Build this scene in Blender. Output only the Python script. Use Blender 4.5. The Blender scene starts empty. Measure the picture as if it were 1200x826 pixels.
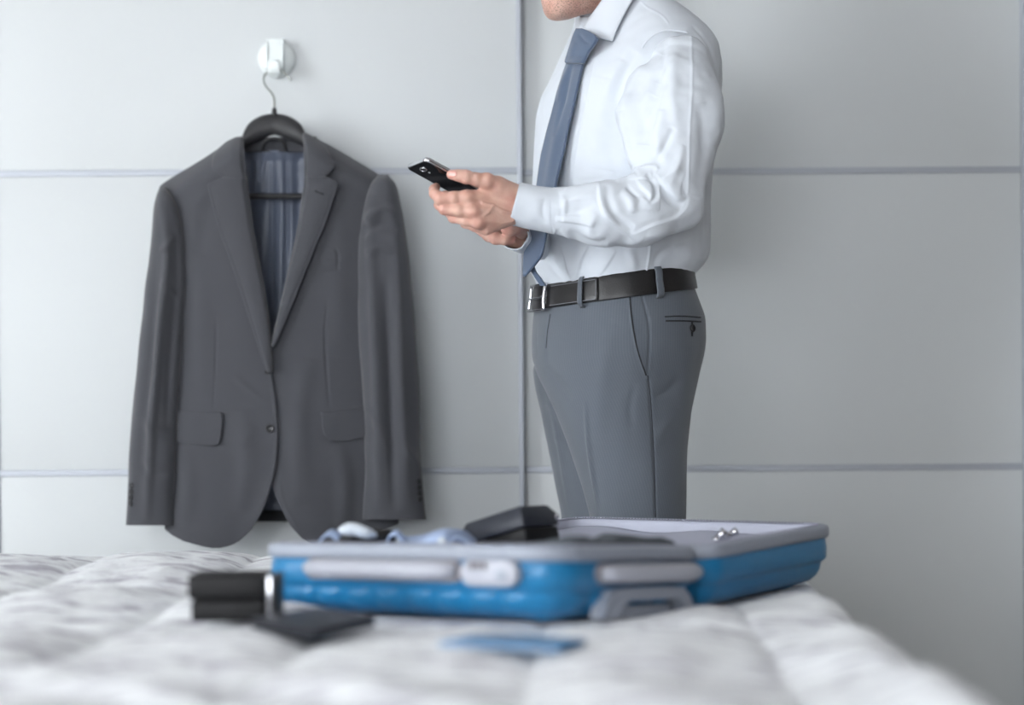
import bpy, math, random
import numpy as np
from mathutils import Vector, Matrix
from mathutils.bvhtree import BVHTree

PI = math.pi
scene = bpy.context.scene
COL = scene.collection

# ------------------------------------------------------------------ camera
CAM_Z, FOC, HORIZ = 0.74, 2000.0, 517.0      # height (m), focal length in px, horizon row of the 1200x826 frame
ROLL = 0.0068
cR, sR = math.cos(ROLL), math.sin(ROLL)
cam_d = bpy.data.cameras.new('camera')
cam = bpy.data.objects.new('camera', cam_d); COL.objects.link(cam)
cam_d.sensor_width = 36.0; cam_d.lens = 60.0
cam_d.shift_y = (HORIZ - 413.0) / 1200.0
cam_d.clip_start = 0.05
cam.matrix_world = Matrix(((cR, sR, 0, 0), (0, 0, -1, 0), (-sR, cR, 0, CAM_Z), (0, 0, 0, 1)))
cam_d.dof.use_dof = True
cam_d.dof.focus_distance = 3.03
cam_d.dof.aperture_fstop = 1.5
scene.camera = cam

# ------------------------------------------------------------------ light
world = bpy.data.worlds.new('world'); scene.world = world; world.use_nodes = True
bg = world.node_tree.nodes['Background']
bg.inputs['Color'].default_value = (0.86, 0.93, 1.0, 1); bg.inputs['Strength'].default_value = 1.0

def area(name, loc, target, sx, sy, power, color):
    d = bpy.data.lights.new(name, 'AREA'); d.shape = 'RECTANGLE'; d.size = sx; d.size_y = sy
    d.energy = power; d.color = color
    o = bpy.data.objects.new(name, d); COL.objects.link(o); o.location = loc
    o.rotation_euler = (Vector(target) - Vector(loc)).to_track_quat('-Z', 'Y').to_euler()
    return o
area('window_daylight', (-6.02, -0.70, 1.35), (0.0, 2.8, 1.0), 3.0, 2.1, 345, (0.915, 0.962, 1.0))
area('rear_fill', (-1.0, -2.40, 1.25), (0.8, 3.2, 0.8), 2.3, 2.2, 118, (0.93, 0.965, 1.0))  # added soft fill from behind the camera, brightens the doors and camera-facing sides
scene.view_settings.view_transform = 'Standard'
scene.view_settings.look = 'None'
scene.view_settings.gamma = 1.0
scene.view_settings.use_curve_mapping = False
scene.view_settings.exposure = 0.13

# ------------------------------------------------------------------ helpers
CAM = np.array([0.0, 0.0, CAM_Z])
def W(px, py, Y):
    """point at depth Y seen at pixel (px, py)"""
    px, py, Y = np.broadcast_arrays(np.asarray(px, float), np.asarray(py, float), np.asarray(Y, float))
    u = (px - 600.0) * Y / FOC; v = (HORIZ - py) * Y / FOC
    return np.stack([u * cR + v * sR, Y, -u * sR + v * cR + CAM_Z], -1)
def proj(P):
    x, y, z = P[..., 0], P[..., 1], P[..., 2] - CAM_Z
    return np.stack([600 + FOC * (x * cR - z * sR) / y, HORIZ - FOC * (x * sR + z * cR) / y], -1)

def lin(c):  # sRGB 0-255 to linear
    return tuple(((v / 255 + 0.055) / 1.055) ** 2.4 if v > 10 else v / 255 / 12.92 for v in c) + (1,)

def mat(name, color, rough=0.6, metal=0.0, bump=None, var=0.0, vscale=20, sheen=0.0, coat=0.0, spec=0.5, sss=0.0):
    m = bpy.data.materials.new(name); m.use_nodes = True
    nt = m.node_tree; b = nt.nodes['Principled BSDF']
    b.inputs['Base Color'].default_value = color; b.inputs['Roughness'].default_value = rough
    b.inputs['Metallic'].default_value = metal; b.inputs['Specular IOR Level'].default_value = spec
    b.inputs['Sheen Weight'].default_value = sheen; b.inputs['Coat Weight'].default_value = coat
    if sss:
        b.inputs['Subsurface Weight'].default_value = sss; b.inputs['Subsurface Scale'].default_value = 0.012
    tc = nt.nodes.new('ShaderNodeTexCoord')
    if var:
        n = nt.nodes.new('ShaderNodeTexNoise'); n.inputs['Scale'].default_value = vscale; n.inputs['Detail'].default_value = 4
        nt.links.new(tc.outputs['Object'], n.inputs['Vector'])
        mx = nt.nodes.new('ShaderNodeMix'); mx.data_type = 'RGBA'; mx.name = 'vary'
        mx.inputs[6].default_value = tuple(max(0, c * (1 - var)) for c in color[:3]) + (1,)
        mx.inputs[7].default_value = tuple(min(1, c * (1 + var)) for c in color[:3]) + (1,)
        nt.links.new(n.outputs['Fac'], mx.inputs[0]); nt.links.new(mx.outputs[2], b.inputs['Base Color'])
    if bump:
        sc, st = bump
        n2 = nt.nodes.new('ShaderNodeTexNoise'); n2.inputs['Scale'].default_value = sc; n2.inputs['Detail'].default_value = 3
        nt.links.new(tc.outputs['Object'], n2.inputs['Vector'])
        bp = nt.nodes.new('ShaderNodeBump'); bp.inputs['Strength'].default_value = st; bp.inputs['Distance'].default_value = 0.002
        nt.links.new(n2.outputs['Fac'], bp.inputs['Height']); nt.links.new(bp.outputs['Normal'], b.inputs['Normal'])
    return m

def weave(m, freq_u, freq_v, amt, color, stripe=None):
    """woven look on UV (metres): fine crossed threads, optional pin stripes"""
    nt = m.node_tree; b = nt.nodes['Principled BSDF']
    uv = nt.nodes.new('ShaderNodeUVMap'); sp = nt.nodes.new('ShaderNodeSeparateXYZ'); nt.links.new(uv.outputs[0], sp.inputs[0])
    def M(op, a, bb=None):
        n = nt.nodes.new('ShaderNodeMath'); n.operation = op
        for i, q in enumerate((a, bb)):
            if q is None: continue
            if isinstance(q, (int, float)): n.inputs[i].default_value = q
            else: nt.links.new(q, n.inputs[i])
        return n.outputs[0]
    su = M('SINE', M('MULTIPLY', sp.outputs[0], freq_u)); sv = M('SINE', M('MULTIPLY', sp.outputs[1], freq_v))
    f = M('ADD', M('MULTIPLY', M('MULTIPLY', su, sv), 0.5), 0.5)
    nz = nt.nodes.new('ShaderNodeTexNoise'); nz.inputs['Scale'].default_value = 900; nz.inputs['Detail'].default_value = 2
    tc = nt.nodes.new('ShaderNodeTexCoord'); nt.links.new(tc.outputs['Object'], nz.inputs['Vector'])
    f = M('ADD', M('MULTIPLY', f, 0.5), M('MULTIPLY', nz.outputs['Fac'], 0.5))
    if stripe:
        per, st = stripe
        s = M('POWER', M('ABSOLUTE', M('SINE', M('MULTIPLY', sp.outputs[0], PI / per))), 6.0)
        dash = M('ADD', M('MULTIPLY', M('SINE', M('MULTIPLY', sp.outputs[1], 2400.0)), 0.35), 0.65)
        f = M('ADD', f, M('MULTIPLY', M('MULTIPLY', s, dash), st))
    mx = nt.nodes.new('ShaderNodeMix'); mx.data_type = 'RGBA'
    mx.inputs[6].default_value = tuple(c * (1 - amt) for c in color[:3]) + (1,)
    mx.inputs[7].default_value = tuple(min(1, c * (1 + amt)) for c in color[:3]) + (1,)
    mx.clamp_factor = False
    nt.links.new(f, mx.inputs[0]); nt.links.new(mx.outputs[2], b.inputs['Base Color'])
    bp = nt.nodes.new('ShaderNodeBump'); bp.inputs['Strength'].default_value = 0.25; bp.inputs['Distance'].default_value = 0.0006
    nt.links.new(f, bp.inputs['Height']); nt.links.new(bp.outputs['Normal'], b.inputs['Normal'])

def thing(name, label, cat, loc=(0, 0, 0), group=None):
    o = bpy.data.objects.new(name, None); COL.objects.link(o); o.location = loc
    o.empty_display_size = 0.05; o['label'] = label; o['category'] = cat
    if group: o['group'] = group
    return o
def wloc(o):
    v = np.zeros(3)
    while o is not None:
        v = v + np.array(o.location); o = o.parent
    return v

def mk(name, V, Fc, m, parent=None, smooth=True, uv=None, solid=0.0, bevel=0.0, sub=0, label=None, cat=None, group=None, kind=None,
       origin=None, mats=None, midx=None, attr=None, off=0.0, weld=False):
    """link ONE mesh object; V are world coordinates"""
    V = np.asarray(V, float).reshape(-1, 3)
    base = wloc(parent) if parent is not None else (np.asarray(origin, float) if origin is not None else np.zeros(3))
    me = bpy.data.meshes.new(name)
    if isinstance(Fc, np.ndarray):
        n = Fc.shape[1]
        me.vertices.add(len(V)); me.vertices.foreach_set('co', (V - base).astype(np.float32).ravel())
        me.loops.add(Fc.size); me.loops.foreach_set('vertex_index', Fc.astype(np.int32).ravel())
        me.polygons.add(len(Fc)); me.polygons.foreach_set('loop_start', np.arange(0, Fc.size, n, dtype=np.int32))
        me.update(calc_edges=True)
    else:
        me.from_pydata((V - base).tolist(), [], [list(map(int, f)) for f in Fc])
    if uv is not None:
        ul = me.uv_layers.new(name='UVMap')
        li = np.zeros(len(me.loops), dtype=np.int32); me.loops.foreach_get('vertex_index', li)
        ul.data.foreach_set('uv', np.asarray(uv, np.float32)[li].ravel())
    if attr is not None:
        a = me.attributes.new(attr[0], 'FLOAT', 'POINT'); a.data.foreach_set('value', np.asarray(attr[1], np.float32))
    for mm in (mats or [m]): me.materials.append(mm)
    if midx is not None: me.polygons.foreach_set('material_index', np.asarray(midx, np.int32))
    me.polygons.foreach_set('use_smooth', [bool(smooth)] * len(me.polygons)); me.validate(); me.update()
    o = bpy.data.objects.new(name, me); COL.objects.link(o)
    if parent is not None: o.parent = parent
    elif origin is not None: o.location = tuple(base)
    if weld:
        w = o.modifiers.new('weld', 'WELD'); w.merge_threshold = 1e-5
    if solid:
        s = o.modifiers.new('solidify', 'SOLIDIFY'); s.thickness = solid; s.offset = off
    if bevel:
        b = o.modifiers.new('bevel', 'BEVEL'); b.width = bevel; b.segments = 3; b.limit_method = 'ANGLE'; b.angle_limit = 0.6
        b.harden_normals = False
    if sub:
        s = o.modifiers.new('subsurf', 'SUBSURF'); s.levels = sub; s.render_levels = sub
    if label: o['label'] = label
    if cat: o['category'] = cat
    if group: o['group'] = group
    if kind: o['kind'] = kind
    return o

def box(lo, hi):
    x0, y0, z0 = lo; x1, y1, z1 = hi
    V = [(x0,y0,z0),(x1,y0,z0),(x1,y1,z0),(x0,y1,z0),(x0,y0,z1),(x1,y0,z1),(x1,y1,z1),(x0,y1,z1)]
    Fc = [(3,2,1,0),(4,5,6,7),(0,1,5,4),(1,2,6,5),(2,3,7,6),(3,0,4,7)]
    return V, Fc
def boxes(lst):
    V, Fc = [], []
    for lo, hi in lst:
        v, f = box(lo, hi); n = len(V); V += v; Fc += [tuple(i + n for i in q) for q in f]
    return V, Fc
def bx(name, lo, hi, m, parent=None, bevel=0.0, **k):
    V, Fc = box(lo, hi)
    return mk(name, V, Fc, m, parent, smooth=bevel > 0, bevel=bevel, **k)

def grid_faces(nr, nc, closed=False):
    r = np.arange(nr - 1)[:, None]; c = np.arange(nc if closed else nc - 1)[None, :]
    c2 = (c + 1) % nc
    return np.stack([r * nc + c, r * nc + c2, (r + 1) * nc + c2, (r + 1) * nc + c], -1).reshape(-1, 4)

def vnormals(V, Fc):
    a = V[Fc[:, 2]] - V[Fc[:, 0]]; b = V[Fc[:, 3]] - V[Fc[:, 1]]
    fn = np.cross(a, b); N = np.zeros_like(V)
    for k in range(4): 
        for j in range(3): N[:, j] += np.bincount(Fc[:, k], fn[:, j], len(V))
    return N / np.maximum(np.linalg.norm(N, axis=1, keepdims=True), 1e-12)

def resample(pts, n):
    p = np.asarray(pts, float)
    if len(p) > 2:   # catmull-rom
        q = np.vstack([2 * p[0] - p[1], p, 2 * p[-1] - p[-2]]); out = []
        for i in range(1, len(q) - 2):
            for t in np.linspace(0, 1, 12, endpoint=False):
                a, b, c, d = q[i-1], q[i], q[i+1], q[i+2]
                out.append(0.5 * ((2*b) + (-a+c)*t + (2*a-5*b+4*c-d)*t*t + (-a+3*b-3*c+d)*t**3))
        out.append(p[-1]); p = np.array(out)
    s = np.r_[0, np.cumsum(np.linalg.norm(np.diff(p, axis=0), axis=1))]
    t = np.linspace(0, s[-1], n)
    return np.stack([np.interp(t, s, p[:, k]) for k in range(p.shape[1])], -1)

def sculpt(V, Fc, strokes, noise=0.0, nscale=30.0, it=1):
    """press folds into a cloth mesh. stroke = (points, width_px, height_m, kind); kind 'r' round, 'l'/'s' ledge to one side"""
    V = V.copy(); N = vnormals(V, Fc)
    view = V - CAM; mf = ((N * view).sum(1) / np.linalg.norm(view, axis=1)).mean()
    if abs(mf) > .35: flip = mf > 0                               # an open sheet: make it face the room
    else: flip = (N * (V - V.mean(0))).sum(1).mean() < 0          # a closed form: outwards
    if flip: N = -N
    face = np.clip(-(N * view).sum(1) / np.linalg.norm(view, axis=1) * 3 + 0.2, 0, 1)
    P = proj(V); D = np.zeros(len(V))
    for st in strokes:
        pts, w, h = st[:3]; kind = st[3] if len(st) > 3 else 'r'
        pl = resample(pts, 24)
        lo = pl.min(0) - 4 * w; hi = pl.max(0) + 4 * w
        idx = np.where((P[:, 0] > lo[0]) & (P[:, 0] < hi[0]) & (P[:, 1] > lo[1]) & (P[:, 1] < hi[1]) & (face > 0))[0]
        if not len(idx): continue
        Q = P[idx]; best = np.full(len(idx), 1e9); T = np.zeros(len(idx)); S = np.zeros(len(idx))
        for i in range(len(pl) - 1):
            a, d = pl[i], pl[i+1] - pl[i]; L2 = (d * d).sum() + 1e-9
            t = np.clip(((Q - a) * d).sum(1) / L2, 0, 1)
            r = Q - (a + t[:, None] * d); dd = np.hypot(r[:, 0], r[:, 1])
            cr = d[0] * r[:, 1] - d[1] * r[:, 0]
            up = dd < best; best[up] = dd[up]; T[up] = (i + t[up]) / (len(pl) - 1); S[up] = np.sign(cr[up])
        tp = np.sin(np.clip(T, 0.0, 1) * PI) ** 0.6 if kind != 'f' else 1.0
        if kind in 'rf': f = np.exp(-(best / w) ** 2)
        else:
            s = best * S * (1 if kind == 'l' else -1)
            f = np.where(s > 0, np.exp(-(s / (w * 4.5)) ** 2), np.exp(-(s / (w * 0.65)) ** 2))
        D[idx] += h * f * tp
    V += N * (D * face)[:, None]
    if noise:
        V += N * (noise * vnoise(V * nscale))[:, None]
    return V

_rng = np.random.RandomState(7); _T = _rng.rand(32, 32, 32) * 2 - 1
def vnoise(P):
    i = np.floor(P).astype(int); f = P - i; f = f * f * (3 - 2 * f); r = 0
    for dx in (0, 1):
        for dy in (0, 1):
            for dz in (0, 1):
                w = (f[:, 0] if dx else 1 - f[:, 0]) * (f[:, 1] if dy else 1 - f[:, 1]) * (f[:, 2] if dz else 1 - f[:, 2])
                r = r + w * _T[(i[:, 0] + dx) % 32, (i[:, 1] + dy) % 32, (i[:, 2] + dz) % 32]
    return r

def tube(pts, r, n=10, closed=False, caps=True, m=None):
    p = np.asarray(pts, float) if m is None else resample(pts, m)
    k = len(p); R = np.full(k, r) if np.isscalar(r) else np.interp(np.linspace(0, 1, k), np.linspace(0, 1, len(r)), r)
    T = np.gradient(p, axis=0)
    if closed: T = np.roll(p, -1, 0) - np.roll(p, 1, 0)
    T /= np.linalg.norm(T, axis=1, keepdims=True) + 1e-12
    u = np.cross(T[0], (0, 0, 1.0)); 
    if np.linalg.norm(u) < 1e-3: u = np.cross(T[0], (1.0, 0, 0))
    u /= np.linalg.norm(u); V = []
    for i in range(k):
        u = u - T[i] * (u @ T[i]); u /= np.linalg.norm(u) + 1e-12; w = np.cross(T[i], u)
        a = np.linspace(0, 2 * PI, n, endpoint=False)
        V.append(p[i] + R[i] * (np.cos(a)[:, None] * u + np.sin(a)[:, None] * w))
    V = np.vstack(V); Fc = grid_faces(k, n, True).tolist()
    if closed: Fc += [((k-1)*n+j, (k-1)*n+(j+1) % n, (j+1) % n, j) for j in range(n)]
    elif caps: Fc += [tuple(range(n))[::-1], tuple(range((k-1)*n, k*n))]
    return V, Fc

def lathe(profile, center, axis, n=32):
    """profile of (radius, height) about axis through center"""
    ax = np.asarray(axis, float); ax /= np.linalg.norm(ax)
    u = np.cross(ax, (0, 0, 1.0)) if abs(ax[2]) < 0.9 else np.cross(ax, (1.0, 0, 0)); u /= np.linalg.norm(u); w = np.cross(ax, u)
    a = np.linspace(0, 2 * PI, n, endpoint=False); V = []
    for r, h in profile: V.append(np.asarray(center) + ax * h + r * (np.cos(a)[:, None] * u + np.sin(a)[:, None] * w))
    Fc = grid_faces(len(profile), n, True).tolist() + [tuple(range(n))[::-1], tuple(range((len(profile)-1)*n, len(profile)*n))]
    return np.vstack(V), Fc

def join(*parts):
    V, Fc, n = [], [], 0
    for v, f in parts:
        v = np.asarray(v, float).reshape(-1, 3); V.append(v); Fc += [tuple(int(i) + n for i in q) for q in f]; n += len(v)
    return np.vstack(V), Fc

def sheet(rows, Yf, nx=40, step=2.5, smooth_rows=True):
    """cloth panel from rows (y, x_left, x_right); Yf(px, py) gives the depth"""
    R = np.asarray(rows, float); ys = np.linspace(R[0, 0], R[-1, 0], max(2, int(abs(R[-1, 0] - R[0, 0]) / step) + 1))
    xl = np.interp(ys, R[:, 0], R[:, 1]); xr = np.interp(ys, R[:, 0], R[:, 2])
    t = np.linspace(0, 1, nx)[None, :]
    X = xl[:, None] * (1 - t) + xr[:, None] * t; Yp = np.repeat(ys[:, None], nx, 1)
    D = Yf(X, Yp)
    V = W(X, Yp, D).reshape(-1, 3); sc = 3.45 / FOC
    uv = np.stack([X * sc, Yp * sc], -1).reshape(-1, 2)
    return V, grid_faces(len(ys), nx), uv

class Surf:
    def __init__(s, *meshes):
        V, Fc, n = [], [], 0
        for v, f in meshes:
            V += [tuple(q) for q in v]; Fc += [tuple(int(i) + n for i in q) for q in f]; n += len(v)
        s.b = BVHTree.FromPolygons(V, Fc); s.last = None
    def hit(s, px, py):
        d = Vector(W(px, py, 1.0) - CAM)
        loc, nor, i, dist = s.b.ray_cast(Vector(CAM), d.normalized())
        if loc is None:
            if s.last is None:
                for r in range(1, 40, 2):
                    for a in range(12):
                        d2 = Vector(W(px + r * math.cos(a * PI / 6), py + r * math.sin(a * PI / 6), 1.0) - CAM)
                        l2, n2, _, _ = s.b.ray_cast(Vector(CAM), d2.normalized())
                        if l2 is not None and s.last is None: s.last = (np.array(l2), np.array(-n2 if n2.dot(d2) > 0 else n2))
            return W(px, py, s.last[0][1]), s.last[1]
        if nor.dot(d) > 0: nor = -nor
        s.last = (np.array(loc), np.array(nor)); return s.last
    def Y(s, off=0.0):
        def f(X, Y):
            o = np.zeros(X.shape)
            for i in np.ndindex(X.shape):
                p, n = s.hit(X[i], Y[i]); o[i] = p[1]
            return o - off
        return f

def ribbon(name, surf, pts, w, m, parent, off=0.0012, thick=0.0015, n=None, lift=None, label=None):
    pl = resample(pts, n or max(3, int(np.linalg.norm(np.diff(np.asarray(pts, float), axis=0), axis=1).sum() / 3)))
    T = np.gradient(pl, axis=0); T /= np.linalg.norm(T, axis=1, keepdims=True); Nn = np.stack([-T[:, 1], T[:, 0]], -1)
    V = []
    for i, (p, q) in enumerate(zip(pl, Nn)):
        for s in (-0.5, 0.0, 0.5):
            a = p + q * w * s; h, nr = surf.hit(a[0], a[1])
            V.append(h + nr * (off + (lift(i / (len(pl) - 1)) if lift else 0)))
    return mk(name, V, grid_faces(len(pl), 3), m, parent, solid=thick, label=label)

def button(name, surf, px, py, r, m, parent, label=None, h=0.003):
    p, nr = surf.hit(px, py)
    V, Fc = lathe([(r * .6, 0), (r, h * .3), (r, h * .8), (r * .85, h), (r * .7, h * .75), (0.0001, h * .7)], p, nr, 20)
    return mk(name, V, Fc, m, parent, label=label)

# --- signed distance modelling (organic shapes) ---
def cone(P, a, b, ra, rb):
    a = np.asarray(a, np.float32); b = np.asarray(b, np.float32); d = b - a
    q = P - a; t = np.clip((q @ d) / max(float(d @ d), 1e-12), 0, 1)
    return np.linalg.norm(q - t[..., None] * d, axis=-1) - (ra + (rb - ra) * t)
def ell(P, c, r):
    q = (P - np.asarray(c, np.float32)) / np.asarray(r, np.float32)
    k = np.linalg.norm(q, axis=-1); return (k - 1) * min(r)
def smin(a, b, k):
    h = np.clip(0.5 + 0.5 * (b - a) / k, 0, 1)
    return b + (a - b) * h - k * h * (1 - h)

def nets(fn, lo, hi, h):
    """surface nets: quads around the zero level of fn"""
    lo = np.asarray(lo, float); hi = np.asarray(hi, float)
    n = np.ceil((hi - lo) / h).astype(int) + 1
    ax = [(lo[i] + np.arange(n[i]) * h).astype(np.float32) for i in range(3)]
    D = np.empty(n, np.float32)
    for i in range(0, n[0], 16):
        G = np.stack(np.meshgrid(ax[0][i:i+16], ax[1], ax[2], indexing='ij'), -1); D[i:i+16] = fn(G)
    ins = D < 0; c = n - 1
    cnt = np.zeros(c, np.int8)
    for dx in (0, 1):
        for dy in (0, 1):
            for dz in (0, 1): cnt += ins[dx:c[0]+dx, dy:c[1]+dy, dz:c[2]+dz]
    act = (cnt > 0) & (cnt < 8); idx = -np.ones(c, np.int64); ii = np.argwhere(act); idx[act] = np.arange(len(ii))
    S = np.zeros((len(ii), 3)); K = np.zeros(len(ii))
    cor = [(x, y, z) for x in (0, 1) for y in (0, 1) for z in (0, 1)]
    for a in cor:
        for b in cor:
            if sum(abs(a[k] - b[k]) for k in range(3)) == 1 and a < b:
                da = D[ii[:, 0]+a[0], ii[:, 1]+a[1], ii[:, 2]+a[2]]; db = D[ii[:, 0]+b[0], ii[:, 1]+b[1], ii[:, 2]+b[2]]
                m = (da < 0) != (db < 0); t = np.where(m, da / np.where(m, da - db, 1), 0)[:, None]
                S += np.where(m[:, None], np.array(a) * (1 - t) + np.array(b) * t, 0); K += m
    V = lo + (ii + S / K[:, None]) * h
    Fs = []
    for k in range(3):
        i, j = [(1, 2), (2, 0), (0, 1)][k]
        A = np.take(ins, range(n[k] - 1), k); B = np.take(ins, range(1, n[k]), k); e = np.argwhere(A != B)
        ok = (e[:, i] > 0) & (e[:, j] > 0) & (e[:, i] < c[i]) & (e[:, j] < c[j]); e = e[ok]
        q = []
        for di, dj in ((1, 1), (0, 1), (0, 0), (1, 0)):
            w = e.copy(); w[:, i] -= di; w[:, j] -= dj; q.append(idx[w[:, 0], w[:, 1], w[:, 2]])
        q = np.stack(q, -1); fl = ~A[e[:, 0], e[:, 1], e[:, 2]]; q[fl] = q[fl][:, ::-1]; Fs.append(q)
    return V, np.vstack(Fs)

def relax(V, Fc, it=2, lam=0.5):
    V = V.copy(); E = np.vstack([Fc[:, [k, (k + 1) % 4]] for k in range(4)])
    deg = np.bincount(E[:, 0], minlength=len(V)) + np.bincount(E[:, 1], minlength=len(V)); deg = np.maximum(deg, 1)
    for _ in range(it):
        S = np.stack([np.bincount(E[:, 0], V[E[:, 1], j], len(V)) + np.bincount(E[:, 1], V[E[:, 0], j], len(V)) for j in range(3)], -1)
        V = V + lam * (S / deg[:, None] - V)
    return V

# ------------------------------------------------------------------ materials
M = {}
M['door'] = mat('door_lacquer', lin((203, 207, 209)), 0.38, var=0.015, vscale=3, spec=0.35)
M['alu'] = mat('anodised_aluminium', lin((176, 181, 190)), 0.5, 0.25)
M['wall'] = mat('wall_paint', lin((180, 178, 177)), 0.8, bump=(300, .05))
M['wall_dark'] = mat('taupe_wall_paint', lin((92, 86, 82)), 0.85, bump=(300, .05))
M['glass'] = mat('window_glass', (1, 1, 1, 1), 0.0, var=0.0); M['glass'].node_tree.nodes['Principled BSDF'].inputs['Transmission Weight'].default_value = 1.0
M['ceil'] = mat('ceiling_paint', lin((215, 214, 214)), 0.85, bump=(200, .05))
M['white_plastic'] = mat('white_plastic', lin((232, 238, 238)), 0.3, var=0.01)
M['steel'] = mat('steel_wire', lin((180, 185, 180)), 0.25, 1.0, var=0.05)
M['hanger'] = mat('black_hanger_plastic', lin((44, 44, 47)), 0.5, bump=(400, .1))
suit = lin((72, 73, 78))
M['suit'] = mat('grey_wool_suit_cloth', suit, 0.85, sheen=0.25, spec=0.2); weave(M['suit'], 3600, 3600, 0.13, suit)
M['lining'] = mat('blue_grey_satin_lining', lin((98, 107, 126)), 0.36, var=0.1, vscale=40, sheen=0.3)
M['button'] = mat('black_button', lin((24, 24, 28)), 0.3, var=0.1)
trc = lin((94, 100, 108))
M['trouser'] = mat('pinstripe_trouser_cloth', trc, 0.85, sheen=0.25, spec=0.2); weave(M['trouser'], 3000, 2400, 0.16, trc, (0.0052, 0.6))
M['seam'] = mat('dark_seam', lin((40, 41, 45)), 0.9, var=0.1)
shc = lin((212, 218, 226))
M['shirt'] = mat('white_cotton_shirt', shc, 0.8, sheen=0.15, spec=0.2, sss=0.0); weave(M['shirt'], 4500, 4500, 0.025, shc)
M['shirt_plain'] = mat('white_cotton', shc, 0.8, spec=0.2, bump=(900, .12), sheen=0.15)
M['stitch'] = mat('shirt_stitching', lin((205, 212, 222)), 0.9, var=.03)
tie = lin((72, 90, 116))
M['tie'] = mat('blue_silk_tie', tie, 0.42, sheen=0.4); weave(M['tie'], 3000, 3000, 0.12, tie)
M['belt'] = mat('black_leather', lin((28, 27, 28)), 0.35, bump=(500, .25), var=0.15)
M['belt_edge'] = mat('belt_edge', lin((120, 122, 128)), 0.5, var=.05)
M['chrome'] = mat('polished_metal', lin((215, 215, 220)), 0.15, 1.0, var=.02)
M['shoe'] = mat('black_shoe_leather', lin((30, 29, 30)), 0.25, bump=(300, .1))
M['glossy_black'] = mat('glossy_black_glass', (0.004, 0.004, 0.005, 1), 0.06, var=.1, spec=0.6)
M['blue_shell'] = mat('blue_polycarbonate', lin((24, 116, 166)), 0.36, var=0.06, vscale=8, coat=0.15, bump=(260, .06))
M['grey_trim'] = mat('grey_rubber_trim', lin((150, 156, 168)), 0.5, var=0.04)
M['grey_handle'] = mat('grey_plastic_handle', lin((172, 174, 184)), 0.42, var=0.03)
M['grey_dark'] = mat('dark_grey_plastic', lin((132, 128, 132)), 0.5, var=0.05)
M['case_lining'] = mat('pale_case_lining', lin((178, 181, 196)), 0.75, bump=(300, .3), var=.04)
M['zip'] = mat('zip_teeth', lin((150, 150, 165)), 0.5, var=.1)
M['blue_shirt'] = mat('pale_blue_cotton', lin((176, 194, 226)), 0.8, bump=(500, .15), var=.05)
M['grey_cloth'] = mat('dark_grey_cloth', lin((72, 78, 84)), 0.85, bump=(500, .2), var=.1)
M['pale_cloth'] = mat('pale_grey_cloth', lin((205, 212, 220)), 0.7, bump=(500, .15), var=.05)
M['black_leather'] = mat('matt_black_leather', lin((22, 22, 24)), 0.5, bump=(350, .3), var=.1, spec=.25)
M['navy_leather'] = mat('navy_black_leather', lin((36, 40, 50)), 0.45, bump=(350, .25), var=.1, spec=.4)
M['blue_card'] = mat('blue_card_cover', lin((40, 118, 170)), 0.5, bump=(300, .1), var=.05)
M['wood'] = mat('bed_base_wood', lin((120, 98, 78)), 0.5, var=.2, vscale=30)
M['mattress'] = mat('mattress_ticking', lin((228, 228, 225)), 0.9, bump=(200, .3))
M['eye'] = mat('eye_white', lin((230, 226, 222)), 0.2, var=.01)
M['iris'] = mat('brown_iris', lin((58, 42, 32)), 0.1, var=.1)
M['hair'] = mat('grey_brown_hair', lin((96, 86, 78)), 0.7, var=.25, vscale=120, bump=(250, .6))
# skin: redder over knuckles and tips, stubble where the beard attribute is painted
sk = mat('skin', lin((214, 172, 154)), 0.48, sss=0.12, spec=0.4); M['skin'] = sk
nt = sk.node_tree; b = nt.nodes['Principled BSDF']; b.inputs['Subsurface Radius'].default_value = (1, .35, .2)
tc = nt.nodes.new('ShaderNodeTexCoord'); n1 = nt.nodes.new('ShaderNodeTexNoise'); n1.inputs['Scale'].default_value = 38; n1.inputs['Detail'].default_value = 5
nt.links.new(tc.outputs['Object'], n1.inputs['Vector'])
cr = nt.nodes.new('ShaderNodeValToRGB'); cr.color_ramp.elements[0].position = .32; cr.color_ramp.elements[1].position = .68
cr.color_ramp.elements[0].color = lin((202, 156, 140)); cr.color_ramp.elements[1].color = lin((214, 176, 160)); nt.links.new(n1.outputs['Fac'], cr.inputs[0])
at = nt.nodes.new('ShaderNodeAttribute'); at.attribute_name = 'blush'
mx = nt.nodes.new('ShaderNodeMix'); mx.data_type = 'RGBA'; nt.links.new(at.outputs['Fac'], mx.inputs[0]); nt.links.new(cr.outputs[0], mx.inputs[6])
mx.inputs[7].default_value = lin((204, 136, 124))
at2 = nt.nodes.new('ShaderNodeAttribute'); at2.attribute_name = 'beard'
vor = nt.nodes.new('ShaderNodeTexNoise'); vor.inputs['Scale'].default_value = 420; vor.inputs['Detail'].default_value = 2
nt.links.new(tc.outputs['Object'], vor.inputs['Vector'])
st = nt.nodes.new('ShaderNodeMapRange'); st.inputs[1].default_value = .5; st.inputs[2].default_value = .68; st.inputs[4].default_value = .75
nt.links.new(vor.outputs['Fac'], st.inputs[0])
mu = nt.nodes.new('ShaderNodeMath'); mu.operation = 'MULTIPLY'; nt.links.new(st.outputs[0], mu.inputs[0]); nt.links.new(at2.outputs['Fac'], mu.inputs[1])
m2 = nt.nodes.new('ShaderNodeMix'); m2.data_type = 'RGBA'; nt.links.new(mu.outputs[0], m2.inputs[0]); nt.links.new(mx.outputs[2], m2.inputs[6])
m2.inputs[7].default_value = lin((120, 100, 92)); nt.links.new(m2.outputs[2], b.inputs['Base Color'])
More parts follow.
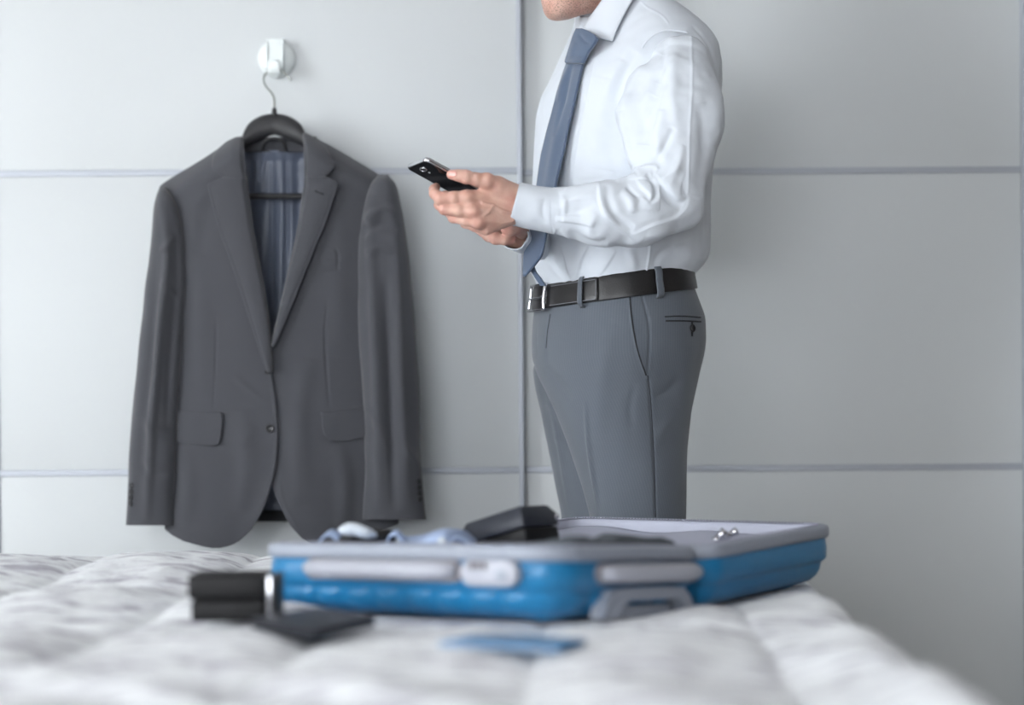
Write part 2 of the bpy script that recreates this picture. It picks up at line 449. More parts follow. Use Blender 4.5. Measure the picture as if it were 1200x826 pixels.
n3 = nt.nodes.new('ShaderNodeTexNoise'); n3.inputs['Scale'].default_value = 300; n3.inputs['Detail'].default_value = 4; nt.links.new(tc.outputs['Object'], n3.inputs['Vector'])
bp = nt.nodes.new('ShaderNodeBump'); bp.inputs['Strength'].default_value = .25; bp.inputs['Distance'].default_value = .002
nt.links.new(n3.outputs['Fac'], bp.inputs['Height']); nt.links.new(bp.outputs['Normal'], b.inputs['Normal'])
M['nail'] = mat('fingernail', lin((224, 168, 158)), 0.25, var=.03)
# duvet: white quilted cotton with grey leaf streaks
dv = mat('printed_quilt', lin((226, 228, 232)), 0.85, sheen=.2); M['duvet'] = dv
nt = dv.node_tree; b = nt.nodes['Principled BSDF']; tc = nt.nodes.new('ShaderNodeTexCoord')
mp = nt.nodes.new('ShaderNodeMapping'); mp.inputs['Scale'].default_value = (8, 26, 8); mp.inputs['Rotation'].default_value = (0, 0, .5)
nt.links.new(tc.outputs['Object'], mp.inputs['Vector'])
n1 = nt.nodes.new('ShaderNodeTexNoise'); n1.inputs['Scale'].default_value = 1.0; n1.inputs['Detail'].default_value = 5; n1.inputs['Distortion'].default_value = 1.6
nt.links.new(mp.outputs[0], n1.inputs['Vector'])
cr = nt.nodes.new('ShaderNodeValToRGB'); e = cr.color_ramp.elements
e[0].position = .42; e[0].color = lin((240, 243, 246)); e[1].position = .64; e[1].color = lin((168, 166, 177))
x = e.new(.54); x.color = lin((226, 228, 233)); nt.links.new(n1.outputs['Fac'], cr.inputs[0]); nt.links.new(cr.outputs[0], b.inputs['Base Color'])
n2 = nt.nodes.new('ShaderNodeTexNoise'); n2.inputs['Scale'].default_value = 60; n2.inputs['Detail'].default_value = 5
nt.links.new(tc.outputs['Object'], n2.inputs['Vector'])
bp = nt.nodes.new('ShaderNodeBump'); bp.inputs['Strength'].default_value = .5; bp.inputs['Distance'].default_value = .004
nt.links.new(n2.outputs['Fac'], bp.inputs['Height']); nt.links.new(bp.outputs['Normal'], b.inputs['Normal'])
# laminate floor
fl = mat('laminate_floor', lin((196, 188, 178)), .4, var=.15, vscale=6, bump=(40, .05)); M['floor'] = fl

# ------------------------------------------------------------------ the room
X0, X1, YB, YW, ZC = -6.1, 3.0, -2.5, 3.70, 2.62
bx('floor', (X0 - .1, YB - .1, -.1), (X1 + .1, YW + .1, -0.002), M['wall'], kind='structure')
k = 0
floor_root = bpy.data.objects['floor']
pm = None
for i in range(23):
    x = X0 + i * .4
    for j in range(5):
        y = YB + j * 1.25 - (.6 if i % 2 else 0)
        lo = (x + .001, max(y, YB) + .001, -.002); hi = (min(x + .4, X1) - .001, min(y + 1.25, YW) - .001, 0)
        if j == 4 and i % 2: 
            bx('plank', (lo[0], min(y + 1.25, YW) + .001, -.002), (hi[0], YW - .001, 0), M['floor'], floor_root)
        if hi[1] > lo[1]: bx('plank', lo, hi, M['floor'], floor_root)
bx('ceiling', (X0 - .1, YB - .1, ZC), (X1 + .1, YW + .1, ZC + .1), M['ceil'], kind='structure')
bx('wall_back', (X0 - .1, YW, 0), (X1 + .1, YW + .1, ZC), M['wall'], kind='structure')
bx('wall_right', (X1, YB, 0), (X1 + .1, YW, ZC), M['wall_dark'], kind='structure')
def wall_with_hole(name, axis, pos, a0, a1, h0, h1, z0, z1):
    parts = []
    for (p0, p1, q0, q1) in ((a0, h0, 0, ZC), (h1, a1, 0, ZC), (h0, h1, 0, z0), (h0, h1, z1, ZC)):
        if axis == 'x': parts.append(((pos, p0, q0), (pos + .1, p1, q1)))
        else: parts.append(((p0, pos, q0), (p1, pos + .1, q1)))
    V, Fc = boxes(parts); return mk(name, V, Fc, M['wall'], smooth=False, kind='structure')
wall_with_hole('wall_left', 'x', X0 - .1, YB, YW, -2.2, .8, .30, 2.42)
wall_with_hole('wall_front', 'y', YB - .1, X0, X1, -2.2, .2, .10, 2.42)
def window(name, axis, pos, h0, h1, z0, z1):
    w = .05; L = [((h0, z0), (h1, z0 + w)), ((h0, z1 - w), (h1, z1)), ((h0, z0), (h0 + w, z1)), ((h1 - w, z0), (h1, z1)), (((h0 + h1) / 2 - w / 2, z0), ((h0 + h1) / 2 + w / 2, z1))]
    B = [((pos, a[0], a[1]), (pos + .04, c[0], c[1])) if axis == 'x' else ((a[0], pos, a[1]), (c[0], pos + .04, c[1])) for a, c in L]
    V, Fc = boxes(B); r = mk(name, V, Fc, M['white_plastic'], smooth=False, kind='structure')
    for a, b_ in ((h0 + w, (h0 + h1 - w) / 2), ((h0 + h1 + w) / 2, h1 - w)):
        if axis == 'x': bx('pane', (pos + .017, a, z0 + w), (pos + .023, b_, z1 - w), M['glass'], r)
        else: bx('pane', (a, pos + .017, z0 + w), (b_, pos + .023, z1 - w), M['glass'], r)
    return r
window('window_1', 'x', X0 - .07, -2.2, .8, .30, 2.42)
window('fill_window', 'y', YB - .07, -2.2, .2, .10, 2.42)  # unseen window behind the camera, added to go with the fill lamp

# sliding wardrobe doors: panels divided by aluminium rails
def wardrobe_door(name, xa, xb, yf, label):
    """xa..xb on the frame's mid height; yf front face"""
    root = bpy.data.objects.new(name, None); COL.objects.link(root); root.location = (xa, yf, 0); root['kind'] = 'structure'
    sw = .0105
    zs = [.045, .679, 1.3116, 1.944, 2.545]
    ra = .0065
    for i in range(4):
        zb, zt = zs[i] + (ra if i else 0), zs[i+1] - (ra if i < 3 else 0)
        bx('panel', (xa + sw, yf + .003, zb), (xb - sw, yf + .02, zt), M['door'], root, bevel=.0015)
    for i in range(1, 4): bx('rail', (xa + sw, yf + .001, zs[i] - ra), (xb - sw, yf + .021, zs[i] + ra), M['alu'], root, bevel=.001)
    bx('stile', (xa, yf - .002, .03), (xa + sw, yf + .024, 2.56), M['alu'], root, bevel=.002)
    bx('stile', (xb - sw, yf - .002, .03), (xb, yf + .024, 2.56), M['alu'], root, bevel=.002)
    bx('bottom_rail', (xa, yf, .012), (xb, yf + .022, .045), M['alu'], root, bevel=.001)
    bx('top_rail', (xa, yf, 2.545), (xb, yf + .022, 2.575), M['alu'], root, bevel=.001)
    return root
YD = 3.60
xs = W(613.5, 400, YD)[0]
wardrobe_door('door_1', W(-8, 400, YD)[0], xs, YD, '')
wardrobe_door('door_2', xs - .03, W(1204, 400, YD + .032)[0], YD + .032, '')
xl_ = W(-8, 400, YD)[0]; xr_ = W(1204, 400, YD + .032)[0]
wardrobe_door('door_3', xl_ - 1.06, xl_ + .03, YD + .032, '')
bx('baseboard_back', (xr_ + .01, YW - .015, 0), (X1, YW, .08), M['white_plastic'], kind='structure', bevel=.003)
bx('trim_1', (X0, YD - .01, 2.576), (X1, YW, ZC), M['door'], kind='structure')
bx('trim_2', (xr_ + .002, YD + .0, .08), (X1 - .002, YW, 2.576), M['door'], kind='structure')
bx('trim_3', (xl_ - 1.06, YD - .01, 0), (xr_, YW, .0115), M['alu'], kind='structure')

# ------------------------------------------------------------------ bed
CX = 0.0
LB, WB, LIDW, DEP = 0.505, 0.372, 0.418, 0.096
TH = math.radians(36)
SD = np.array([-math.cos(TH), math.sin(TH)]); TD = np.array([math.sin(TH), math.cos(TH)])
P0 = np.array([W(649, 640, 2.08)[0], 2.08])
def plan(s, t): return P0[0] + SD[0]*s + TD[0]*t, P0[1] + SD[1]*s + TD[1]*t
def zat(s, t, py):
    x, y = plan(s, t); return CAM_Z - (py - HORIZ) * y / FOC - x * sR
ZA, ZB, ZC_, ZD = zat(0, 0, 639), zat(LB, 0, 635.5), zat(0, WB, 639.5), zat(LB, WB, 636)     # rim corners, near half
ZE, ZF = zat(0, WB + LIDW, 613), zat(LB, WB + LIDW, 605)
def rim_z(s, t):
    a = s / LB
    if t <= WB:
        b = t / WB; return (1-a)*(1-b)*ZA + a*(1-b)*ZB + (1-a)*b*ZC_ + a*b*ZD
    b = (t - WB) / LIDW; return (1-a)*(1-b)*ZC_ + a*(1-b)*ZD + (1-a)*b*ZE + a*b*ZF
def case_pt(s, t, d):
    x, y = plan(s, t); return np.array([x, y, rim_z(s, t) - d])

BX0, BX1, BY0, BY1 = -1.30, 0.385, 0.95, 2.96
def edge(s, lo, hi, r):
    """flat between lo and hi, then rolls over a radius and hangs"""
    o = np.clip(s, lo, hi).astype(float); z = np.zeros_like(o)
    for sg, e in ((1, hi), (-1, lo)):
        q = (s - e) * sg; a = np.clip(q / r, 0, PI / 2)
        o += np.where(q > 0, sg * r * np.sin(a), 0); z -= np.where(q > 0, r * (1 - np.cos(a)) + np.maximum(q - r * PI / 2, 0), 0)
    return o, z
def duvet_top(x, y):
    sx = np.abs(np.sin(PI * (x - .03) / .26)); sy = np.abs(np.sin(PI * (y - 2.135) / .42))
    puff = .020 * (np.minimum(sx, 1) ** .45) * (sy ** .4)
    P = np.stack([x, y, x * 0], -1).reshape(-1, 3)
    n = (.006 * vnoise(P * [7, 5, 1] + 3) + .0035 * vnoise(P * [17, 12, 1] + 9) + .002 * vnoise((P @ np.array([[.8, .6, 0], [-.6, .8, 0], [0, 0, 1]])) * [60, 14, 1])).reshape(x.shape)
    # long drapes at the near left
    near = np.clip((1.95 - y) / .3, 0, 1)
    n += near * .007 * np.sin((x * 26 + y * 14) + 2 * np.sin(y * 9 + x * 4))
    base = .500 + .036 * np.clip((y - 2.1) / .8, 0, 1) * np.clip((.2 - x) / .6, 0, 1)
    return base + puff + n
nx, ny = 420, 470
gx = np.linspace(BX0 - .55, BX1 + .55, nx); gy = np.linspace(BY0 - .5, BY1 + .52, ny)
GX, GY = np.meshgrid(gx, gy, indexing='ij')
x, zx = edge(GX, BX0, BX1, .075); y, zy = edge(GY, BY0, BY1, .05)
x = x + .055 * (y - 2.0)
Z = duvet_top(GX, GY) + zx + zy
hang = np.clip(-(zx + zy) / .1, 0, 1)
x = x + hang * np.sign(GX) * .012 * np.sin(GY * 21) * (zx < -.01); y = y + hang * .012 * np.sin(GX * 17) * (zy < -.01)
# the case, boxes press into it
dx, dy = x - P0[0], y - P0[1]; sC = dx * SD[0] + dy * SD[1]; tC = dx * TD[0] + dy * TD[1]
def zplane(s, t):
    a = s / LB; b1 = t / WB; n = (1-a)*(1-b1)*ZA + a*(1-b1)*ZB + (1-a)*b1*ZC_ + a*b1*ZD
    b2 = (t - WB) / LIDW; l = (1-a)*(1-b2)*ZC_ + a*(1-b2)*ZD + (1-a)*b2*ZE + a*b2*ZF
    return np.where(t <= WB, n, l) - DEP
d_out = np.maximum(np.maximum(-sC - .0, sC - LB), np.maximum(-tC, tC - (WB + LIDW)))
w = 1 / (1 + np.exp(np.clip((d_out - .008) / .012, -30, 30)))
Z = np.where(w > 1e-4, Z * (1 - w) + np.minimum(Z, zplane(np.clip(sC, 0, LB), np.clip(tC, 0, WB + LIDW)) - .003) * w, Z)
Z = np.maximum(Z, .06)
bed = thing('bed', 'bed under a white quilt with grey leaf print, carrying the open blue suitcase', 'bed', (-.42, 1.95, 0))
V = np.stack([x, y, Z], -1).reshape(-1, 3)
mk('quilt', V, grid_faces(nx, ny)[:, ::-1], M['duvet'], bed, solid=.004, off=-1)
def bed_z(px, py):
    i = np.argmin((x - px) ** 2 + (y - py) ** 2); return Z.ravel()[i]
bx('mattress', (BX0 + .06, BY0 + .02, .26), (BX1 - .01, BY1 - .02, .455), M['mattress'], bed, bevel=.04)
bx('bed_base', (BX0 + .06, BY0 + .04, .12), (BX1 - .01, BY1 - .04, .255), M['wood'], bed, bevel=.01)
for lx in (BX0 + .14, BX1 - .08):
    for ly in (BY0 + .15, BY1 - .15):
        bx('leg', (lx - .03, ly - .03, 0), (lx + .03, ly + .03, .125), M['wood'], bed, bevel=.004)

# ------------------------------------------------------------------ suitcase
case = thing('suitcase', 'open blue hard-shell suitcase with grey trim lying on the bed', 'suitcase', (float(plan(LB/2, WB)[0]), float(plan(LB/2, WB)[1]), .50))
def rrect(s0, s1, t0, t1, r, n=10):
    """outline (s, t, outward normal) of a rounded rectangle, evenly stepped along straights"""
    out = []
    for (cx, cy, a0) in ((s0 + r, t0 + r, PI), (s1 - r, t0 + r, 1.5 * PI), (s1 - r, t1 - r, 0), (s0 + r, t1 - r, .5 * PI)):
        for k in range(n + 1):
            a = a0 + k * PI / 2 / n; out.append((cx + r * math.cos(a), cy + r * math.sin(a), math.cos(a), math.sin(a)))
    o = np.array(out); q = np.vstack([o, o[:1]]); res = []
    for i in range(len(o)):
        L = np.hypot(*(q[i+1, :2] - q[i, :2])); m = max(1, int(L / .006))
        for j in range(m): res.append(q[i] * (1 - j / m) + q[i+1] * j / m)
    return np.array(res)
def tray(part, t0, t1, r, ribs=True):
    o = rrect(0, LB, t0, t1, r)
    def loop(off, d, rib=0.0):
        L = []
        for s, t, ns, nt_ in o:
            q = off
            if rib and ribs:
                c = s if abs(nt_) > abs(ns) else t
                q += rib * (1 if math.sin(c * 2 * PI / .052) > -.3 else 0) * max(abs(nt_), abs(ns)) ** 8
            ss, tt = s + ns * q, t + nt_ * q
            x, y = plan(ss, tt); L.append((x, y, rim_z(min(max(ss, 0), LB), min(max(tt, t0), t1)) - d))
        return L
    def strip(levels, name, m, **k):
        V = [];
        for l in levels: V += loop(*l)
        n = len(o); return mk(name, V, grid_faces(len(levels), n, True), m, part, **k)
    shell = []
    for off, d, rib in ((-.004, .016, 0), (-.001, .020, 0), (.001, .035, 0), (.0005, .052, 0), (-.003, .0555, 0), (-.007, .058, 0), (-.008, .061, .0), (-.0085, .063, .004), (-.010, .070, .0045), (-.015, .079, .004), (-.026, .088, .003), (-.045, .094, 0), (-.08, DEP, 0), (-.12, DEP, 0)): shell.append((off, d, rib))
    V = []
    for l in shell: V += loop(*l)
    n = len(o); Fc = grid_faces(len(shell), n, True).tolist() + [tuple(range((len(shell)-1)*n, len(shell)*n))]
    mk('shell', V, Fc, M['blue_shell'], part)
    strip([(-.012, .001, 0), (-.002, .0), (.003, .002), (.005, .006), (.005, .016), (.002, .020), (-.004, .021)], 'rim', M['grey_trim'])
    # lining: pleated cloth wall and floor
    V = []
    lv = [(-.010, .002), (-.014, .004), (-.016, .012), (-.018, .05), (-.03, .078), (-.06, .084), (-.13, .085)]
    for l in lv: V += loop(*l)
    Fc = grid_faces(len(lv), n, True)[:, ::-1].tolist() + [tuple(range((len(lv)-1)*n, len(lv)*n))[::-1]]
    mk('lining', V, Fc, M['case_lining'], part)
    # zip teeth: one joined piece of small blocks around the rim
    o2 = o[::1]; Vt, Ft = [], []
    for (s, t, ns, nt_) in o2:
        for dd in (0, ):
            x, y = plan(s - ns * .013, t - nt_ * .013); z = rim_z(min(max(s, 0), LB), min(max(t, t0), t1)) + .0012
            v, f = box((x - .0014, y - .0014, z - .003), (x + .0014, y + .0014, z)); k = len(Vt); Vt += v; Ft += [tuple(i + k for i in q) for q in f]
    mk('zip_teeth', Vt, Ft, M['zip'], part, smooth=False, kind='stuff')
near_half = bpy.data.objects.new('bottom_half', None); COL.objects.link(near_half); near_half.parent = case
lid = bpy.data.objects.new('lid', None); COL.objects.link(lid); lid.parent = case
tray(near_half, 0, WB - .003, .055)
tray(lid, WB + .003, WB + LIDW, .045, False)

def slab(name, pts2, out0, out1, m, part, face='front', bevel=.002, mats=None):
    """raised plate on the case side: pts2 = polygon in (along, depth); out0..out1 outward"""
    V = []
    for o_ in (out0, out1):
        for a, d in pts2:
            V.append(case_pt(a, -o_, d) if face == 'front' else case_pt(-o_, a, d))
    n = len(pts2); Fc = [tuple(range(n)), tuple(range(n, 2*n))[::-1]] + [(i, i + n, (i+1) % n + n, (i+1) % n) for i in range(n)]
    return mk(name, V, Fc, m, part, bevel=bevel)
def pill(a0, a1, d0, d1, n=8):
    r = (d1 - d0) / 2; c = (d0 + d1) / 2; P = []
    for k in range(n + 1): a = -PI/2 + PI * k / n; P.append((a1 - r + r * math.cos(a), c + r * math.sin(a)))
    for k in range(n + 1): a = PI/2 + PI * k / n; P.append((a0 + r + r * math.cos(a), c + r * math.sin(a)))
    return P
def handle(a0, a1, d0, d1, face, m):
    P = [];
    c = (d0 + d1) / 2; r = (d1 - d0) / 2
    for k in range(15):
        u = k / 14; a = a0 + (a1 - a0) * u; b = .010 * (1 - abs(2 * u - 1) ** 6)
        P.append(case_pt(a, -(.006 + b), c) if face == 'front' else case_pt(-(.006 + b), a, c))
    V, Fc = tube(P, [r * .75, r, r, r, r, r, r * .75], 12)
    return mk('handle', V, Fc, m, near_half)
slab('handle_plate', pill(.138, .408, .020, .049), 0, .006, M['grey_dark'], near_half)
handle(.148, .400, .021, .046, 'front', M['grey_handle'])
lock = slab('combination_lock', pill(.046, .134, .019, .052), 0, .016, M['grey_handle'], near_half, bevel=.003)
for q in (.094, .104, .114):
    V, Fc = tube([case_pt(q - .003, -.015, .026), case_pt(q + .003, -.015, .026)], .005, 14); mk('number_dial', V, Fc, M['grey_dark'], lock)
slab('lock_button', pill(.060, .076, .030, .044), .016, .0185, M['grey_trim'], lock, bevel=.001)
slab('handle_plate', pill(.088, .345, .022, .050), 0, .006, M['grey_dark'], near_half, face='side')
handle(.098, .338, .024, .048, 'side', M['grey_handle'])
# foot bracket under the side handle, an arch over a recess
arch = [(.095, .094), (.105, .070), (.122, .057), (.16, .0545), (.26, .0545), (.295, .056), (.312, .068), (.328, .094), (.306, .094), (.292, .080), (.280, .071), (.156, .071), (.141, .080), (.126, .094)]
V = []
for o_ in (-.012, .010):
    for a, d in arch: V.append(case_pt(-o_, a, d))
n = len(arch); Fc = [(i, i + n, (i+1) % n + n, (i+1) % n) for i in range(n)]
for b in (0, n):
    for i in range(6): Fc.append((b+i, b+i+1, b+n-2-i, b+n-1-i) if b else (b+n-1-i, b+n-2-i, b+i+1, b+i))
mk('foot_bracket', V, Fc, M['grey_trim'], near_half, bevel=.002)
slab('foot_pad', [(.150, .078), (.274, .078), (.288, .0945), (.134, .0945)], -.014, .000, M['grey_trim'], near_half, face='side')
for s_ in (.08, LB - .08):     # hinges between the halves
    V, Fc = tube([case_pt(s_ - .02, WB, .014), case_pt(s_ + .02, WB, .014)], .006, 12); mk('hinge', V, Fc, M['grey_dark'], case)
# the strap and net divider in the lid, with zip pullers
def local_sheet(name, s0, s1, t0, t1, zf, m, part, ns=60, nt2=40, **k):
    S, T = np.meshgrid(np.linspace(s0, s1, ns), np.linspace(t0, t1, nt2), indexing='ij'); V = np.zeros((ns, nt2, 3))
    for i in range(ns):
        for j in range(nt2): V[i, j] = case_pt(S[i, j], T[i, j], -zf(S[i, j], T[i, j]))
    return mk(name, V.reshape(-1, 3), grid_faces(ns, nt2), m, part, solid=.002, **k)
def puffs(a, b): return .003 * math.sin(a * 31 + 2 * math.sin(b * 17)) + .002 * math.sin(b * 43 + a * 11)
net = local_sheet('divider_net', .025, LB - .025, WB + .025, WB + LIDW - .022, lambda s, t: -.016 + puffs(s, t) - .012 * math.sin(PI * (s / LB)) * math.sin(PI * (t - WB) / LIDW), M['case_lining'], lid)
def puller(pts, name):
    V, Fc = tube(pts, .0025, 8); return V, Fc
for (px_, py_, Y_, dx_, dy_) in ((838, 634, 2.62, 12, -12), (864, 622, 2.66, -20, 10)):
    a = W(px_, py_, Y_); b2 = W(px_ + dx_, py_ + dy_, Y_)
    q = W(px_ + dx_ * .3, py_ + dy_ * .3, Y_)
    V, Fc = join(tube([a, q], [.0065, .005], 8), tube([q, b2], [.0045, .0075, .0075], 8))
    mk('zip_puller', V, Fc, M['chrome'], lid)
a = W(835, 628, 2.64); b2 = W(860, 632, 2.64)

# ---- what is packed in it
def cloth_pile(name, label, cat, s0, s1, t0, t1, top, m, amp=.006, group=None, seed=0.0, ns=50, nt2=50, bot=.082, layers=3):
    """folded garment: soft rounded layers"""
    V, Fc = [], []; cx, cy = (s0 + s1) / 2, (t0 + t1) / 2
    c = case_pt(cx, cy, bot)
    o = rrect(s0, s1, t0, t1, min(s1 - s0, t1 - t0) * .2, 8); n = len(o); lv = []
    H = bot + top
    for L in range(layers):
        z0 = -bot + H * L / layers; z1 = -bot + H * (L + 1) / layers
        for u, off in ((0, -.006), (.25, 0), (.5, .002), (.75, 0), (1, -.006)): lv.append((z0 + (z1 - z0) * u, off))
    for z, off in lv:
        for s, t, ns_, nt_ in o:
            w_ = 1 + .5 * math.sin(s * 40 + z * 90 + seed)
            V.append(case_pt(s + ns_ * off * w_, t + nt_ * off * w_, -(z + .002 * math.sin(s * 50 + t * 30 + seed))))
    for k, f in enumerate((.8, .55, .3, .08)):
        for s, t, ns_, nt_ in o:
            s2, t2 = cx + (s - cx) * f, cy + (t - cy) * f
            V.append(case_pt(s2, t2, -(top + amp * (1 - f) + amp * .8 * math.sin(s2 * 45 + 2 * math.sin(t2 * 31 + seed)))))
    R = len(lv) + 4
    Fc = grid_faces(R, n, True).tolist() + [tuple(range((R-1)*n, R*n)), tuple(range(n))[::-1]]
    return mk(name, np.array(V), Fc, m, label=label, cat=cat, group=group, origin=c)
sh1 = cloth_pile('folded_shirt', 'pale blue folded shirt in the left of the open suitcase', 'shirt', .275, .47, .045, .33, -.006, M['blue_shirt'], seed=1)
sh2 = cloth_pile('folded_shirt', 'pale blue folded shirt with raised collar, left of the black box in the suitcase', 'shirt', .125, .262, .045, .34, -.007, M['blue_shirt'], seed=2)
cloth_pile('folded_sweater', 'dark grey folded garment bulging over the suitcase rim near its right corner', 'garment', .020, .115, .075, .34, .004, M['grey_cloth'], seed=3, amp=.008)
# collar loops on the second shirt
def strip3(pts, width, m_, name, parent, thick=.0018, n=24, flat=(0, 0, 1), **k):
    p = resample(pts, n); T = np.gradient(p, axis=0); Fv = np.asarray(flat, float); V = []
    for q, t in zip(p, T):
        V += [q - Fv * width / 2, q, q + Fv * width / 2]
    return mk(name, V, grid_faces(n, 3), m_, parent, solid=thick, **k)
def SP(px, py, Y): return W(px, py, Y)
strip3([SP(470, 636, 2.46), SP(492, 634, 2.46), SP(515, 627, 2.45), SP(533, 627, 2.47), SP(545, 630, 2.5), SP(556, 640, 2.52)], .032, M['blue_shirt'], 'collar', sh2, flat=(.15, .85, .5))
strip3([SP(520, 644, 2.44), SP(528, 633, 2.45), SP(538, 630, 2.46), SP(550, 635, 2.47), SP(558, 645, 2.48)], .02, M['blue_shirt'], 'collar_stand', sh2, flat=(.1, .9, .2))
p = SP(518, 634.5, 2.405); V, Fc = lathe([(.004, 0), (.0062, .001), (.0062, .0025), (.003, .003)], p, (-.1, -1, .3), 20); mk('shirt_button', V, Fc, M['pale_cloth'], sh2)
strip3([SP(455, 633, 2.45), SP(458, 626, 2.45), SP(464, 624, 2.45), SP(470, 629, 2.45), SP(476, 636, 2.45)], .03, M['blue_shirt'], 'sleeve_fold', sh1, flat=(.1, .95, .2))
strip3([SP(368, 642, 2.42), SP(378, 630, 2.42), SP(388, 624, 2.43), SP(398, 630, 2.43)], .035, M['blue_shirt'], 'sleeve_fold', sh1, flat=(.1, .95, .2))
# rolled pale item with dark band beside the shirts
it = thing('rolled_belt', 'coiled black belt with pale silvery end on top of the packed shirts', 'belt', tuple(W(428, 632, 2.46)))
pts = []
cen = W(430, 629, 2.48)
for k in range(60):
    a = k / 59 * 2 * PI * 2.2; r = .030 + .012 * k / 59
    pts.append(cen + np.array([r * math.cos(a), r * .7 * math.sin(a), 0]))
strip3(pts, .020, M['belt'], 'strap', it, n=80, thick=.003)
V, Fc = tube([W(399, 624, 2.44), W(404, 621, 2.44), W(415, 620, 2.44), W(428, 624, 2.44), W(440, 627, 2.45)], [.006, .0095, .009, .008, .004], 12, m=20); V[:, 2] = V[:, 2]
mk('buckle', V, Fc, M['pale_cloth'], it)

# black box tilted on the clothes
jb = thing('watch_box', 'closed black box tilted on the packed clothes in front of the man', 'box', tuple(W(605, 630, 2.55)))
def hexbox(part, o, ux, uy, uz, lx, ly, prof, name, m, **k):
    """box with chamfered profile: prof = (inset, height)"""
    V = []
    for ins, h in prof:
        for a, b_ in ((ins, ins), (lx - ins, ins), (lx - ins, ly - ins), (ins, ly - ins)): V.append(o + ux * a + uy * b_ + uz * h)
    Fc = grid_faces(len(prof), 4, True).tolist() + [(3, 2, 1, 0), tuple(range(len(V) - 4, len(V)))]
    return mk(name, V, Fc, m, part, bevel=.0025, **k)
cn = W(618, 634, 2.48)                    # near bottom corner
a = math.radians(33); tilt = math.radians(15)
ux = np.array([math.cos(a) * .985, math.sin(a), .0]); ux /= np.linalg.norm(ux)
uy0 = np.array([-math.sin(a) - .55, math.cos(a) - .2, 0]); uy0 = np.array([-math.cos(math.radians(40)), math.sin(math.radians(40)), 0])
ux = np.array([math.sin(math.radians(40)), math.cos(math.radians(40)), 0])
uy = uy0 * math.cos(tilt) + np.array([0, 0, -1]) * math.sin(tilt); uz = np.cross(ux, uy); uz = uz if uz[2] > 0 else -uz
hexbox(jb, cn - uz * .004, ux, uy, uz, .082, .125, [(.006, 0), (.002, .004), (.002, .024)], 'box_base', M['black_leather'])
hexbox(jb, cn + uz * .0255 - uz * .004, ux, uy, uz, .082, .125, [(0, 0), (0, .018), (.008, .032), (.016, .0335)], 'box_lid', M['navy_leather'])
V, Fc = lathe([(.0035, 0), (.0045, .001), (.003, .0025)], cn + ux * .0795 + uz * .033, (.55, -.8, 0), 16); mk('hinge_pin', V, Fc, M['chrome'], jb)

# things lying on the quilt
gb = thing('glasses_case', 'black hinged box with silver side trim, on the quilt left of the suitcase', 'box', tuple(W(268, 728, 2.10)))
Yg = 2.10
zb = W(268, 729, Yg)[2]; xl, xr = W(219, 700, Yg)[0], W(312, 700, Yg)[0]; gap = .001
def bx2(name, x0, x1, y0, y1, z0, z1, m, part, bevel=.004): return bx(name, (x0, y0, z0), (x1, y1, z1), m, part, bevel=bevel)
zm = W(268, 703, Yg)[2]; zt = W(268, 673, Yg)[2]
bx2('case_base', xl + .004, xr - .002, Yg + .003, Yg + .072, zb, zm - gap, M['black_leather'], gb)
bx2('case_lid', xl, xr, Yg, Yg + .075, zm, zt, M['black_leather'], gb, .006)
bx2('hinge_trim', xr + .0005, xr + .006, Yg + .004, Yg + .070, zb + .004, zt - .003, M['chrome'], gb, .0015)
bx2('end_cap', xr + .0065, xr + .012, Yg + .002, Yg + .073, zb + .002, zt - .002, M['black_leather'], gb, .002)
wl = thing('wallet', 'flat black leather wallet on the quilt in front of the suitcase', 'wallet', tuple(W(370, 735, 2.0)))
def quadslab(name, corners, th, m, part, bevel=.002, zoff=0.0, **k):
    V = [np.array(c) + [0, 0, zoff] for c in corners] + [np.array(c) + [0, 0, zoff + th] for c in corners]
    Fc = [(0, 3, 2, 1), (4, 5, 6, 7), (0, 1, 5, 4), (1, 2, 6, 5), (2, 3, 7, 6), (3, 0, 4, 7)]
    return mk(name, V, Fc, m, part, bevel=bevel, **k)
def onquilt(px, py, z): 
    Y = FOC * (CAM_Z - z) / (py - HORIZ); return W(px, py, Y)
zq = .5205
cs = [onquilt(294, 736, zq), onquilt(368, 751, zq), onquilt(441, 733, zq), onquilt(372, 722, zq)]
quadslab('wallet_cover', cs, .0045, M['navy_leather'], wl)
cm = np.mean(cs, 0); cs2 = [cm + (c - cm) * .965 for c in cs]
quadslab('wallet_pages', cs2, .003, M['black_leather'], wl, zoff=.0047, bevel=.0008)
quadslab('wallet_flap', cs, .004, M['navy_leather'], wl, zoff=.0079)
pp = thing('passport', 'blue flat booklet lying in a quilt fold in front of the suitcase', 'booklet', tuple(W(600, 756, 1.9)))
zq = .5185
cs = [onquilt(514, 757, zq), onquilt(655, 765, zq), onquilt(688, 754, zq), onquilt(556, 749, zq)]
quadslab('cover', cs, .0016, M['blue_card'], pp, bevel=.0005)
cm = np.mean(cs, 0); cs2 = [cm + (c - cm) * .98 for c in cs]
quadslab('pages', cs2, .0022, M['pale_cloth'], pp, zoff=.0017, bevel=.0004)
quadslab('cover', cs, .0014, M['blue_card'], pp, zoff=.0040, bevel=.0005)

